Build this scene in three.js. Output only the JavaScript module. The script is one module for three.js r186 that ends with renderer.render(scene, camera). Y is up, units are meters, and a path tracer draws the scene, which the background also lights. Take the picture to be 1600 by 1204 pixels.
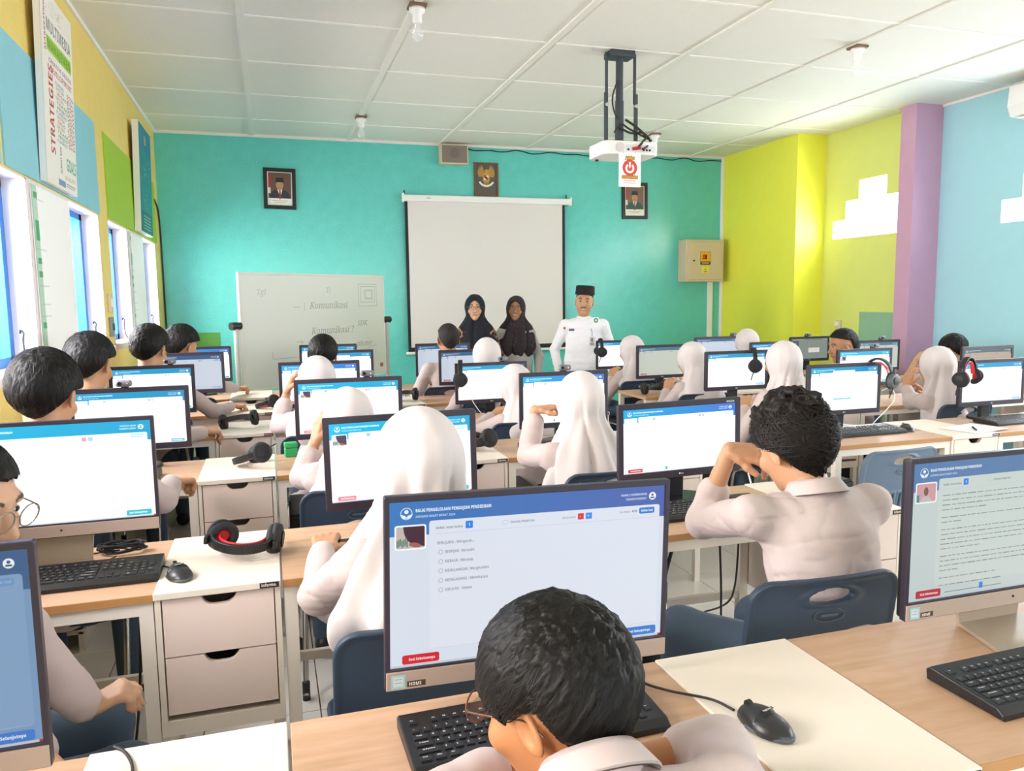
import * as THREE from 'three';
import { mergeGeometries } from 'three/addons/utils/BufferGeometryUtils.js';
import { RoundedBoxGeometry } from 'three/addons/geometries/RoundedBoxGeometry.js';
import { RectAreaLightUniformsLib } from 'three/addons/lights/RectAreaLightUniformsLib.js';
import { ImprovedNoise } from 'three/addons/math/ImprovedNoise.js';

// ---------------------------------------------------------------- camera, sky, daylight, exposure
const scene = new THREE.Scene();
const V = (x, y, z) => new THREE.Vector3(x, y, z), D2R = Math.PI / 180;
const FOCAL = 1210, EYE = V(0, 1.5, 0);
const camera = new THREE.PerspectiveCamera(2 * Math.atan(602 / FOCAL) / D2R, 1600 / 1204, 0.05, 100);
const yaw = 17.3 * D2R, pitch = 6.45 * D2R, roll = -0.72 * D2R;
const fwd = V(Math.sin(yaw) * Math.cos(pitch), -Math.sin(pitch), -Math.cos(yaw) * Math.cos(pitch));
const rt0 = V(Math.cos(yaw), 0, Math.sin(yaw)), up0 = rt0.clone().cross(fwd);
const rt = rt0.clone().multiplyScalar(Math.cos(roll)).addScaledVector(up0, Math.sin(roll));
const upv = rt0.clone().multiplyScalar(-Math.sin(roll)).addScaledVector(up0, Math.cos(roll));
camera.position.copy(EYE);
camera.quaternion.setFromRotationMatrix(new THREE.Matrix4().makeBasis(rt, upv, fwd.clone().negate()));
scene.add(camera);
camera.updateMatrixWorld();
// a photograph pixel gives a direction; its distance comes from the plane it lies on
const ray = (px, py) => fwd.clone().addScaledVector(rt, (px - 800) / FOCAL).addScaledVector(upv, -(py - 602) / FOCAL);
const atZ = (px, py, z) => { const d = ray(px, py); return EYE.clone().addScaledVector(d, (z - EYE.z) / d.z); };
const atY = (px, py, y) => { const d = ray(px, py); return EYE.clone().addScaledVector(d, (y - EYE.y) / d.y); };

const renderer = new THREE.WebGLRenderer({ antialias: true });
renderer.toneMapping = THREE.LinearToneMapping;
renderer.toneMappingExposure = 1.1;
renderer.shadowMap.enabled = true;
scene.background = new THREE.Color(0xeaf3ff);
RectAreaLightUniformsLib.init();
// daylight that stands in each window opening: [centre, width, height, towards +x or -x, strength]
function daylight(name, c, w, h, dir, strength, fall = 0.9, color = 0xfcf8f7) {   // sky light falls inwards and down
  const l = new THREE.RectAreaLight(color, strength, w, h);
  l.name = name; l.position.copy(c); dir === 0 ? l.lookAt(c.x, c.y - fall, c.z - 1) : l.lookAt(c.x + dir, c.y - fall, c.z); scene.add(l);
}
const LEFT = 43, RIGHT = 24, REAR = 10, BLOCK = 45;

// room measures
const XL = -1.083, XR = 6.38, ZB = -9.2, ZF = 2.4, YC = 3.317;
const WIN_L = [[-8.75, -7.89], [-7.08, -6.3], [-5.97, -5.12], [-4.31, -3.5], [-3.1, -2.3], [-1.9, -1.1], [-0.3, 0.5]], WIN_Y = [1.2, 2.1];
const WIN_R = [[-4.0, -3.0], [-2.6, -1.6], [-0.9, 0.1]], WIN_RY = [1.0, 2.3];
for (const [a, b] of WIN_L) daylight('window_daylight', V(XL - 0.52, 1.72, (a + b) / 2), b - a + 0.06, 1.2, 1, LEFT);
const WIN_B = [[-0.4, 0.9], [1.9, 3.2], [4.2, 5.5]], WIN_BY = [1.0, 2.4];
for (const [a, b] of WIN_B) daylight('window_daylight', V((a + b) / 2, 1.8, ZF + 0.65), b - a + 0.1, 1.7, 0, REAR);
for (const [a, b] of WIN_R) daylight('window_daylight', V(XR + 0.6, 1.75, (a + b) / 2), b - a + 0.1, 1.6, -1, RIGHT);

// ---------------------------------------------------------------- helpers
let seed = 12345;
const rnd = () => { seed = (seed * 1664525 + 1013904223) >>> 0; return seed / 4294967296; };
const rr = (a, b) => a + (b - a) * rnd();
const noiseGen = new ImprovedNoise(), noise = (x, y, z) => noiseGen.noise(x, y, z);
const clamp = THREE.MathUtils.clamp, lerp = THREE.MathUtils.lerp, sstep = (x, a, b) => THREE.MathUtils.smoothstep(x, a, b);
const taken = {};
const numbered = (n) => { const k = taken[n] = (taken[n] ?? -1) + 1; return k ? n + '_' + String(k).padStart(3, '0') : n; };
function tag(o, label, category, group, kind) {
  if (label) o.userData.label = label;
  if (category) o.userData.category = category;
  if (group) o.userData.group = group;
  if (kind) o.userData.kind = kind;
  return o;
}
function thing(name, label, category, p = V(0, 0, 0), turn = 0, group) {
  const o = new THREE.Group(); o.name = numbered(name); o.position.copy(p); o.rotation.y = turn;
  scene.add(o); return tag(o, label, category, group);
}
function mesh(name, geo, mat, parent = scene) {
  const m = new THREE.Mesh(geo, mat); m.name = parent === scene ? numbered(name) : name;
  m.castShadow = m.receiveShadow = true; parent.add(m); return m;
}
function struct(name, geo, mat) { return tag(mesh(name, geo, mat), null, null, null, 'structure'); }
function copy(o, label, p, turn = 0) {
  const c = o.clone(); c.name = numbered(o.name.replace(/_\d{3}$/, '')); scene.add(c);
  c.userData = { ...o.userData }; if (label) c.userData.label = label;
  if (p) c.position.copy(p); c.rotation.set(0, turn, 0); return c;
}
// geometry: uv in metres by the face's direction
function uvm(g, s = 1) {
  if (g.index) g = g.toNonIndexed();
  const p = g.attributes.position, uv = new Float32Array(p.count * 2), a = V(), b = V(), c = V(), n = V();
  for (let i = 0; i < p.count; i += 3) {
    a.fromBufferAttribute(p, i); b.fromBufferAttribute(p, i + 1); c.fromBufferAttribute(p, i + 2);
    n.copy(b).sub(a).cross(c.clone().sub(a));
    const x = Math.abs(n.x), y = Math.abs(n.y), z = Math.abs(n.z);
    [a, b, c].forEach((q, k) => {
      const [u, v] = y >= x && y >= z ? [q.x, -q.z] : x >= z ? [q.z, q.y] : [q.x, q.y];
      uv[(i + k) * 2] = u * s; uv[(i + k) * 2 + 1] = v * s;
    });
  }
  g.setAttribute('uv', new THREE.BufferAttribute(uv, 2));
  return g;
}
const box = (w, h, d, x = 0, y = 0, z = 0) => uvm(new THREE.BoxGeometry(w, h, d).translate(x, y, z));
const rbox = (w, h, d, x = 0, y = 0, z = 0, r = 0.004, s = 2) => uvm(new RoundedBoxGeometry(w, h, d, s, Math.min(r, w / 2.01, h / 2.01, d / 2.01)).translate(x, y, z));
const span = (x0, x1, y0, y1, z0, z1, r) => (r ? rbox : box)(x1 - x0, y1 - y0, z1 - z0, (x0 + x1) / 2, (y0 + y1) / 2, (z0 + z1) / 2, r);
function join(list) {
  return mergeGeometries(list.map((g) => {
    g = g.index ? g.toNonIndexed() : g;
    for (const k of Object.keys(g.attributes)) if (!['position', 'normal', 'uv'].includes(k)) g.deleteAttribute(k);
    if (!g.attributes.uv) g.setAttribute('uv', new THREE.BufferAttribute(new Float32Array(g.attributes.position.count * 2), 2));
    return g;
  }));
}
const tube = (pts, r, n = 40, sides = 8) => new THREE.TubeGeometry(new THREE.CatmullRomCurve3(pts.map((p) => Array.isArray(p) ? V(...p) : p), false, 'centripetal'), n, r, sides);
const rod = (a, b, r, r2 = r, sides = 10) => {
  a = Array.isArray(a) ? V(...a) : a; b = Array.isArray(b) ? V(...b) : b;
  const d = b.clone().sub(a), g = new THREE.CylinderGeometry(r2, r, d.length(), sides);
  return g.applyQuaternion(new THREE.Quaternion().setFromUnitVectors(V(0, 1, 0), d.clone().normalize())).translate((a.x + b.x) / 2, (a.y + b.y) / 2, (a.z + b.z) / 2);
};
const lathe = (pts, n = 28) => new THREE.LatheGeometry(pts.map((p) => new THREE.Vector2(...p)), n);
function extrude(shape, depth, bevel = 0, seg = 16) {
  return new THREE.ExtrudeGeometry(shape, { depth, bevelEnabled: bevel > 0, bevelSize: bevel, bevelThickness: bevel, bevelSegments: 2, curveSegments: seg });
}
const poly = (pts) => { const s = new THREE.Shape(); pts.forEach(([x, y], i) => i ? s.lineTo(x, y) : s.moveTo(x, y)); s.closePath(); return s; };
const rrect = (w, h, r, x = 0, y = 0) => {
  const s = new THREE.Shape(), a = x - w / 2, b = y - h / 2;
  s.moveTo(a + r, b); s.lineTo(a + w - r, b); s.quadraticCurveTo(a + w, b, a + w, b + r); s.lineTo(a + w, b + h - r); s.quadraticCurveTo(a + w, b + h, a + w - r, b + h);
  s.lineTo(a + r, b + h); s.quadraticCurveTo(a, b + h, a, b + h - r); s.lineTo(a, b + r); s.quadraticCurveTo(a, b, a + r, b); return s;
};
// a signed distance field meshed with surface nets
function sdfMesh(f, lo, hi, cell, colorOf) {
  const nx = Math.ceil((hi.x - lo.x) / cell) + 1, ny = Math.ceil((hi.y - lo.y) / cell) + 1, nz = Math.ceil((hi.z - lo.z) / cell) + 1;
  const val = new Float32Array(nx * ny * nz), id = new Int32Array(nx * ny * nz).fill(-1), sx = 1, sy = nx, sz = nx * ny;
  const Bk = 5, far = (Bk / 2) * 1.733 * cell * 1.45 + 0.028;   // blocks far from the surface are filled with one value
  for (let k0 = 0; k0 < nz; k0 += Bk) for (let j0 = 0; j0 < ny; j0 += Bk) for (let a0 = 0; a0 < nx; a0 += Bk) {
    const m = f(lo.x + (a0 + (Bk - 1) / 2) * cell, lo.y + (j0 + (Bk - 1) / 2) * cell, lo.z + (k0 + (Bk - 1) / 2) * cell), skip = Math.abs(m) > far;
    for (let k = k0; k < Math.min(nz, k0 + Bk); k++) for (let j = j0; j < Math.min(ny, j0 + Bk); j++) for (let a = a0; a < Math.min(nx, a0 + Bk); a++) val[a + j * sy + k * sz] = skip ? m : f(lo.x + a * cell, lo.y + j * cell, lo.z + k * cell);
  }
  const pos = [], idx = [], off = [0, sx, sy, sx + sy, sz, sx + sz, sy + sz, sx + sy + sz];
  const E = [[0, 1], [2, 3], [4, 5], [6, 7], [0, 2], [1, 3], [4, 6], [5, 7], [0, 4], [1, 5], [2, 6], [3, 7]];
  for (let k = 0; k < nz - 1; k++) for (let j = 0; j < ny - 1; j++) for (let a = 0; a < nx - 1; a++) {
    const b = a + j * sy + k * sz; let neg = 0;
    for (let c = 0; c < 8; c++) if (val[b + off[c]] < 0) neg++;
    if (neg === 0 || neg === 8) continue;
    let px = 0, py = 0, pz = 0, n = 0;
    for (const [u, v] of E) {
      const p = val[b + off[u]], q = val[b + off[v]];
      if ((p < 0) === (q < 0)) continue;
      const t = p / (p - q), ux = u & 1, uy = (u >> 1) & 1, uz = u >> 2, vx = v & 1, vy = (v >> 1) & 1, vz = v >> 2;
      px += ux + (vx - ux) * t; py += uy + (vy - uy) * t; pz += uz + (vz - uz) * t; n++;
    }
    id[b] = pos.length / 3;
    pos.push(lo.x + (a + px / n) * cell, lo.y + (j + py / n) * cell, lo.z + (k + pz / n) * cell);
  }
  const quad = (a, b, c, d, flip) => { if (a < 0 || b < 0 || c < 0 || d < 0) return; flip ? idx.push(a, c, b, a, d, c) : idx.push(a, b, c, a, c, d); };
  for (let k = 1; k < nz - 1; k++) for (let j = 1; j < ny - 1; j++) for (let a = 1; a < nx - 1; a++) {
    const b = a + j * sy + k * sz, s = val[b] < 0;
    if (s !== (val[b + sx] < 0)) quad(id[b - sy - sz], id[b - sz], id[b], id[b - sy], !s);
    if (s !== (val[b + sy] < 0)) quad(id[b - sx - sz], id[b - sx], id[b], id[b - sz], !s);
    if (s !== (val[b + sz] < 0)) quad(id[b - sx - sy], id[b - sy], id[b], id[b - sx], !s);
  }
  const n = pos.length / 3, nor = new Float32Array(n * 3), uv = new Float32Array(n * 2), e = cell * 0.5;
  const col = colorOf ? new Float32Array(n * 3) : null;
  for (let i = 0; i < n; i++) {
    const x = pos[i * 3], y = pos[i * 3 + 1], z = pos[i * 3 + 2];
    let gx = f(x + e, y, z) - f(x - e, y, z), gy = f(x, y + e, z) - f(x, y - e, z), gz = f(x, y, z + e) - f(x, y, z - e);
    const l = Math.hypot(gx, gy, gz) || 1; nor[i * 3] = gx / l; nor[i * 3 + 1] = gy / l; nor[i * 3 + 2] = gz / l;
    uv[i * 2] = x + z * 0.5; uv[i * 2 + 1] = y + z * 0.3;
    if (col) { const c = colorOf(x, y, z); col[i * 3] = c[0]; col[i * 3 + 1] = c[1]; col[i * 3 + 2] = c[2]; }
  }
  const g = new THREE.BufferGeometry();
  g.setAttribute('position', new THREE.Float32BufferAttribute(pos, 3)); g.setAttribute('normal', new THREE.BufferAttribute(nor, 3)); g.setAttribute('uv', new THREE.BufferAttribute(uv, 2));
  if (col) g.setAttribute('color', new THREE.BufferAttribute(col, 3));
  g.setIndex(idx); return g;
}
// distance functions
const smin = (a, b, k) => { const h = Math.max(k - Math.abs(a - b), 0) / k; return Math.min(a, b) - h * h * k * 0.25; };
const smax = (a, b, k) => -smin(-a, -b, k);
const dEll = (x, y, z, a, b, c) => { const k0 = Math.hypot(x / a, y / b, z / c), k1 = Math.hypot(x / (a * a), y / (b * b), z / (c * c)); return k1 < 1e-9 ? -Math.min(a, b, c) : k0 * (k0 - 1) / k1; };
function dCone(x, y, z, a, b, r1, r2) {
  const bx = b.x - a.x, by = b.y - a.y, bz = b.z - a.z, px = x - a.x, py = y - a.y, pz = z - a.z;
  const h = clamp((px * bx + py * by + pz * bz) / (bx * bx + by * by + bz * bz + 1e-12), 0, 1);
  return Math.hypot(px - bx * h, py - by * h, pz - bz * h) - (r1 + (r2 - r1) * h);
}

// ---------------------------------------------------------------- textures and materials
function canvasTex(w, h, draw, srgb = true) {
  const c = document.createElement('canvas'); c.width = w; c.height = h; draw(c.getContext('2d'), w, h);
  const t = new THREE.CanvasTexture(c); t.colorSpace = srgb ? THREE.SRGBColorSpace : THREE.NoColorSpace; t.anisotropy = 8; return t;
}
function dataTex(n, fn, srgb) {   // tiles
  const d = new Uint8Array(n * n * 4);
  for (let y = 0; y < n; y++) for (let x = 0; x < n; x++) { const c = fn(x / n, y / n); for (let k = 0; k < 3; k++) d[(y * n + x) * 4 + k] = clamp(c[k] ?? c[0], 0, 1) * 255; d[(y * n + x) * 4 + 3] = 255; }
  const t = new THREE.DataTexture(d, n, n); t.wrapS = t.wrapT = THREE.RepeatWrapping; t.magFilter = THREE.LinearFilter; t.minFilter = THREE.LinearMipmapLinearFilter;
  if (srgb) t.colorSpace = THREE.SRGBColorSpace; t.needsUpdate = true; return t;
}
const tileNoise = (u, v, f, s = 0) => {  // periodic on the unit square
  const a = noise(u * f, v * f, s), b = noise((u - 1) * f, v * f, s), c = noise(u * f, (v - 1) * f, s), d = noise((u - 1) * f, (v - 1) * f, s);
  return lerp(lerp(a, b, u), lerp(c, d, u), v);
};
const rep = (t, x, y = x) => { const c = t.clone(); c.repeat.set(x, y); c.needsUpdate = true; return c; };
const plasterBump = dataTex(256, (u, v) => [0.5 + 0.3 * tileNoise(u, v, 40) + 0.25 * tileNoise(u, v, 90, 3) + 0.2 * tileNoise(u, v, 9, 7)]);
const mottle = (base, amp, speck) => dataTex(256, (u, v) => {
  const n = amp * (tileNoise(u, v, 60) + 0.8 * tileNoise(u, v, 110, 5) + 0.6 * tileNoise(u, v, 7, 2)), s = rnd() < speck ? -0.25 : 0;
  return base.map((c) => c * (1 + n + s));
}, true);
const hexRGB = (h) => [(h >> 16 & 255) / 255, (h >> 8 & 255) / 255, (h & 255) / 255];
const mat = (color, roughness = 0.6, o = {}) => new THREE.MeshStandardMaterial({ color, roughness, ...o });
const phys = (color, roughness, o = {}) => new THREE.MeshPhysicalMaterial({ color, roughness, ...o });
const paint = (hex, amp = 0.03, roughness = 0.55, speck = 0) => mat(0xffffff, roughness, { map: rep(mottle(hexRGB(hex), amp, speck), 1.1), bumpMap: rep(plasterBump, 1.7), bumpScale: 0.0015 });
const woodTex = dataTex(512, (u, v) => {
  const g = 0.5 + 0.5 * tileNoise(u, v, 3, 1), line = tileNoise((u * 2) % 1, (v * 1) % 1, 4, 4);
  const streak = 0.5 * tileNoise(u, (v * 6) % 1, 9, 9) + 0.5 * noise(u * 3 + 3 * line, v * 60, 2.5) * Math.sin(Math.PI * v) + 0.35 * tileNoise(u, (v * 10) % 1, 22, 6);
  const k = 1 + 0.10 * (g - 0.5) + 0.11 * streak;
  return [0.77 * k, 0.62 * k * (0.99 + 0.01 * k), 0.5 * k * k];
}, true);
const MAT = {
  teal: mat(0xffffff, 0.22, { map: rep(mottle(hexRGB(0x66cabe), 0.06, 0.015), 1.3), bumpMap: rep(plasterBump, 2.1), bumpScale: 0.0009 }),
  yellow: paint(0xf0d478, 0.03), green: paint(0xf0ee4e, 0.02), leftGreen: paint(0xa4c726, 0.03), skyBlue: paint(0x8fcbd8, 0.025), blueWall: paint(0xa8d9e3, 0.02), purple: paint(0xc99cb6, 0.025), paleGreen: paint(0xdce07c, 0.02),
  greyGreen: paint(0x8fb89a, 0.04), tealPatch: paint(0x58963e, 0.05), whitePaint: paint(0xece3df, 0.015, 0.5),
  ceiling: paint(0xe6e3d9, 0.012, 0.75), batten: mat(0xf2eee6, 0.6), tile: mat(0xe6e2da, 0.18), grout: mat(0x8d877e, 0.9),
  wood: mat(0xffffff, 0.42, { map: woodTex }), woodEdge: mat(0xb88552, 0.5), whiteLam: mat(0xece0d0, 0.4), whiteMetal: mat(0xe9dfd2, 0.4), drawer: mat(0xecd8cc, 0.45), dark: mat(0x0c0c0e, 0.8),
  navy: mat(0x2c3c50, 0.5), navy2: mat(0x5a6b80, 0.5), chrome: mat(0xd9dbde, 0.16, { metalness: 1 }), black: mat(0x131416, 0.45), blackGloss: mat(0x18181b, 0.22), blackMatte: mat(0x1c1d20, 0.7), keyBlack: mat(0x18181a, 0.38),
  bezel: mat(0x332b38, 0.35), taupe: mat(0xb29d90, 0.45), taupeDark: mat(0xb0a08c, 0.4, { metalness: 0.2 }), red: mat(0xb8141f, 0.35), redPlastic: mat(0xd42a30, 0.3), grey: mat(0x8b8d92, 0.5), midGrey: mat(0x55575c, 0.5), white: mat(0xf3f0ec, 0.5), cream: mat(0xd9c7a8, 0.5),
  blueFrame: mat(0x2173c4, 0.5), glass: phys(0xffffff, 0.02, { transmission: 1, thickness: 0 }), frost: phys(0xf6faff, 0.35, { transmission: 1, thickness: 0 }), gold: mat(0xb08a3c, 0.4), iron: mat(0x4b4f54, 0.45, { metalness: 0.5 }), paper: mat(0xf6f3ee, 0.8),
  cable: mat(0x2a211f, 0.5), whiteCable: mat(0xe8e4df, 0.5), greenPlastic: mat(0x2aa05a, 0.5), beigeMetal: mat(0xd6bfa0, 0.45),
};
const print = (w, h, draw, rough = 0.6, o = {}) => mat(0xffffff, rough, { map: canvasTex(w, h, draw), ...o });
// flat printed face of w x h metres, standing in x-y and facing +z
const face = (w, h, x = 0, y = 0, z = 0) => new THREE.PlaneGeometry(w, h).translate(x, y, z);
// ---------------------------------------------------------------- the room
{
  const TURN = new THREE.Matrix4().makeBasis(V(0, 0, 1), V(0, 1, 0), V(-1, 0, 0));
  const wallX = (outline, holes, x, th, side) => {      // a wall across x; side -1: stands to the left of x, +1: to the right
    const s = poly(outline); for (const h of holes) s.holes.push(poly(h));
    const g = extrude(s, th).applyMatrix4(TURN).translate(side < 0 ? x : x + th, 0, 0);
    return uvm(g);
  };
  const rect = (a, b, c, d) => [[a, c], [b, c], [b, d], [a, d]];
  // floor: tiles with joints; the largest in view one by one, the rest together
  const fl = struct('floor', box(XR - XL + 0.6, 0.1, ZF - ZB + 0.4, (XR + XL) / 2, -0.062, (ZF + ZB) / 2), MAT.grout);
  const T = 0.4, tg = rbox(T - 0.004, 0.012, T - 0.004, 0, -0.006, 0, 0.002, 1), spots = [];
  for (let x = XL + T / 2; x < XR; x += T) for (let z = ZB + T / 2; z < ZF; z += T) spots.push([x, z]);
  const seen = ([x, z]) => { const v = V(x, 0, z).sub(EYE), d = v.dot(fwd); return d < 0.5 ? 99 : Math.abs(v.dot(rt) / d) > 0.75 || v.dot(upv) / d < -0.65 ? 50 + d : d; };
  spots.sort((a, b) => seen(a) - seen(b));
  const far = [];
  spots.forEach(([x, z], i) => { if (i < 280) mesh('floor_tile', tg, MAT.tile, fl).position.set(x, 0, z); else far.push(tg.clone().translate(x, 0, z)); });
  tag(mesh('floor_tiles_beyond', join(far), MAT.tile, fl), null, null, null, 'stuff');

  // ceiling: panels, crosswise strips and lengthwise battens
  const ce = struct('ceiling', box(XR - XL + 0.6, 0.1, ZF - ZB + 0.4, (XR + XL) / 2, YC + 0.062, (ZF + ZB) / 2), MAT.whitePaint);
  const xs = [XL, -0.09, 0.96, 2.02, 3.1, 4.2, 5.35, XR], zs = [ZB]; for (let z = -8.43; z < ZF; z += 0.995) zs.push(z); zs.push(ZF);
  for (let i = 0; i + 1 < xs.length; i++) for (let k = 0; k + 1 < zs.length; k++) mesh('ceiling_panel', span(xs[i] + 0.003, xs[i + 1] - 0.003, YC, YC + 0.012, zs[k] + 0.003, zs[k + 1] - 0.003), MAT.ceiling, ce);
  for (const z of zs.slice(1, -1)) mesh('ceiling_strip', span(XL, XR, YC - 0.006, YC, z - 0.011, z + 0.011), MAT.batten, ce);
  for (const x of xs.slice(1, -1)) mesh('ceiling_batten', span(x - 0.024, x + 0.024, YC - 0.013, YC, ZB, ZF), MAT.ceiling, ce);
  struct('trim_1', span(XL, XR, YC - 0.03, YC, ZB, ZB + 0.018), MAT.ceiling);
  struct('trim_2', span(XL, XL + 0.02, YC - 0.03, YC, ZB, ZF), MAT.batten);
  struct('trim_3', span(XR - 0.016, XR, YC - 0.022, YC, -6.2, ZF), MAT.batten);

  // left wall with its windows
  const holes = WIN_L.map(([a, b]) => rect(a, b, ...WIN_Y));
  const wl = struct('wall_left', wallX(rect(ZB - 0.2, ZF + 0.2, -0.1, YC + 0.1), holes, XL, 0.18, -1), MAT.yellow);
  for (const [a, b, m] of [[-6.02, -4.0, MAT.skyBlue], [-3.95, -2.0, MAT.skyBlue], [-8.9, -6.32, MAT.leftGreen]]) mesh('painted_panel', span(XL, XL + 0.008, 2.11, 2.72, a, b), m, wl);
  for (const [a, b] of [[-5.12, -4.31], [-7.89, -7.08], [-3.5, -3.1]]) mesh('white_pier', span(XL, XL + 0.006, 1.2, 2.1, a, b), MAT.whitePaint, wl);
  WIN_L.forEach(([a, b], i) => {
    const w = struct('window_' + (i + 1), join([span(XL - 0.18, XL + 0.002, 2.092, 2.1, a, b), span(XL - 0.18, XL + 0.002, 1.2, 2.1, a, a + 0.012), span(XL - 0.18, XL + 0.002, 1.2, 2.1, b - 0.012, b)]), MAT.whitePaint);
    mesh('window_sill', span(XL - 0.18, XL + 0.05, 1.165, 1.205, a - 0.05, b + 0.05, 0.006), MAT.whitePaint, w);
    const f0 = XL - 0.2, f1 = XL - 0.1, y0 = 1.205, y1 = 2.092, s = 0.075;
    mesh('window_frame', join([span(f0, f1, y0, y1, a + 0.012, a + s), span(f0, f1, y0, y1, b - s, b - 0.012), span(f0, f1, y1 - 0.04, y1, a, b), span(f0, f1, y0, y0 + 0.045, a, b), span(f0, f1, y0, y1, (a + b) / 2 - 0.022, (a + b) / 2 + 0.022)]), MAT.blueFrame, w);
    for (const k of [0, 1]) mesh('window_pane', span(XL - 0.142, XL - 0.139, y0 + 0.045, y1 - 0.04, k ? (a + b) / 2 + 0.022 : a + s, k ? b - s : (a + b) / 2 - 0.022), MAT.glass, w);
    // iron stay hook on the far jamb
    mesh('stay_hook', join([tube([[XL - 0.07, 1.36, a + 0.015], [XL - 0.062, 1.375, a + 0.03], [XL - 0.05, 1.36, a + 0.035], [XL - 0.055, 1.33, a + 0.03], [XL - 0.05, 1.25, a + 0.03], [XL - 0.035, 1.215, a + 0.03], [XL - 0.02, 1.22, a + 0.03]], 0.004, 30, 6)]), MAT.iron, w);
  });
  // sheets on the white piers
  const sheet = (a, b, label, tint) => {
    const t = thing('notice_sheet', label, 'notice', V(XL + 0.008, 1.66, (a + b) / 2), Math.PI / 2);
    mesh('board', box(b - a - 0.06, 0.84, 0.006, 0, 0, 0.003), MAT.paper, t);
    mesh('print', face(b - a - 0.062, 0.838, 0, 0, 0.0075), print(256, 256, (c, w, h) => {
      c.fillStyle = '#fbfbf8'; c.fillRect(0, 0, w, h); c.fillStyle = tint;
      c.globalAlpha = 0.35; c.fillRect(0, 0, 28, h); c.globalAlpha = 0.8;
      for (const y of [10, 52, 108, 128, 205]) c.fillRect(8, y, 22, y === 52 ? 30 : 9);
      c.strokeStyle = '#8a948e'; c.globalAlpha = 0.5; for (const y of [20, 95, 150, 178, 196]) { c.beginPath(); c.moveTo(6, y); c.lineTo(66, y); c.stroke(); }
    }, 0.8), t);
  };
  sheet(-5.12, -4.31, 'large white notice sheet with green marks on the pier nearest the word poster', '#3f9a5e');
  sheet(-7.89, -7.08, 'large white notice sheet on the pier below the teal poster', '#7fae92');

  // back wall, wall behind the camera
  const wb = struct('wall_back', span(XL - 0.2, XR + 0.2, -0.1, YC + 0.1, ZB - 0.2, ZB), MAT.teal);
  mesh('painted_patch', span(XL, -0.53, 0, 1.16, ZB, ZB + 0.006), MAT.tealPatch, wb);
  const rs = poly(rect(XL - 0.2, XR + 0.2, -0.1, YC + 0.1)); for (const [a, b] of WIN_B) rs.holes.push(poly(rect(a, b, ...WIN_BY)));
  struct('wall_rear', uvm(extrude(rs, 0.16).translate(0, 0, ZF)), MAT.skyBlue);
  WIN_B.forEach(([a, b], i) => {
    const z0 = ZF + 0.08, z1 = ZF + 0.13, w = struct('window_' + (11 + i), join([span(a, a + 0.05, ...WIN_BY, z0, z1), span(b - 0.05, b, ...WIN_BY, z0, z1), span(a, b, WIN_BY[1] - 0.05, WIN_BY[1], z0, z1), span(a, b, WIN_BY[0], WIN_BY[0] + 0.05, z0, z1)]), MAT.blueFrame);
    mesh('window_pane', span(a + 0.05, b - 0.05, WIN_BY[0] + 0.05, WIN_BY[1] - 0.05, ZF + 0.1, ZF + 0.104), MAT.glass, w);
  });
  // right wall: green part, its return, the recessed part with glass blocks, the pillar, the blue part
  const pyramid = (z0, y0 = 2.12, s = 0.2) => { const q = (k) => z0 + k * s, r = (k) => y0 + k * 0.204; return [[q(0), r(0)], [q(5), r(0)], [q(5), r(2)], [q(4), r(2)], [q(4), r(3)], [q(2), r(3)], [q(2), r(2)], [q(1), r(2)], [q(1), r(1)], [q(0), r(1)]]; };
  const PYR = [-7.53, -5.5];
  struct('wall_right_green', join([span(5.84, XR + 0.2, -0.1, YC + 0.1, ZB, -7.68)]), MAT.green);
  const wr = struct('wall_right_recess', wallX(rect(-7.68, -6.3, -0.1, YC + 0.1), [pyramid(PYR[0])], 6.23, 0.16, 1), MAT.paleGreen);
  mesh('painted_patch', span(6.222, 6.23, 0, 1.3, -7.05, -6.36), MAT.greyGreen, wr);
  struct('wall_right_pillar', span(6.05, XR + 0.15, -0.1, YC + 0.1, -6.38, -6.19), MAT.purple);
  const wr2 = struct('wall_right_blue', wallX(rect(-6.3, ZF + 0.2, -0.1, YC + 0.1), [pyramid(PYR[1]), ...WIN_R.map(([a, b]) => rect(a, b, ...WIN_RY))], XR, 0.16, 1), MAT.blueWall);
  const block = rbox(0.07, 0.196, 0.192, 0, 0, 0, 0.012);
  PYR.forEach((z0, n) => {
    const x = n ? XR : 6.23;
    for (const [row, a, b] of [[0, 0, 5], [1, 1, 5], [2, 2, 4]]) for (let k = a; k < b; k++) mesh('glass_block', block, MAT.frost, n ? wr2 : wr).position.set(x + 0.06, 2.12 + 0.204 * (row + 0.5), z0 + 0.2 * (k + 0.5));
    daylight('glass_block_daylight', V(x + 0.19, 2.22, z0 + 0.5), 1.0, 0.2, -1, BLOCK, 0); daylight('glass_block_daylight', V(x + 0.19, 2.43, z0 + 0.6), 0.8, 0.2, -1, BLOCK, 0); daylight('glass_block_daylight', V(x + 0.19, 2.63, z0 + 0.6), 0.4, 0.2, -1, BLOCK, 0);
  });
  WIN_R.forEach(([a, b], i) => {
    const w = struct('window_' + (WIN_L.length + 1 + i), join([span(XR + 0.08, XR + 0.13, WIN_RY[0], WIN_RY[1], a, a + 0.05), span(XR + 0.08, XR + 0.13, WIN_RY[0], WIN_RY[1], b - 0.05, b), span(XR + 0.08, XR + 0.13, WIN_RY[1] - 0.05, WIN_RY[1], a, b), span(XR + 0.08, XR + 0.13, WIN_RY[0], WIN_RY[0] + 0.05, a, b)]), MAT.blueFrame);
    mesh('window_pane', span(XR + 0.1, XR + 0.104, WIN_RY[0] + 0.05, WIN_RY[1] - 0.05, a + 0.05, b - 0.05), MAT.glass, w);
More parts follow.
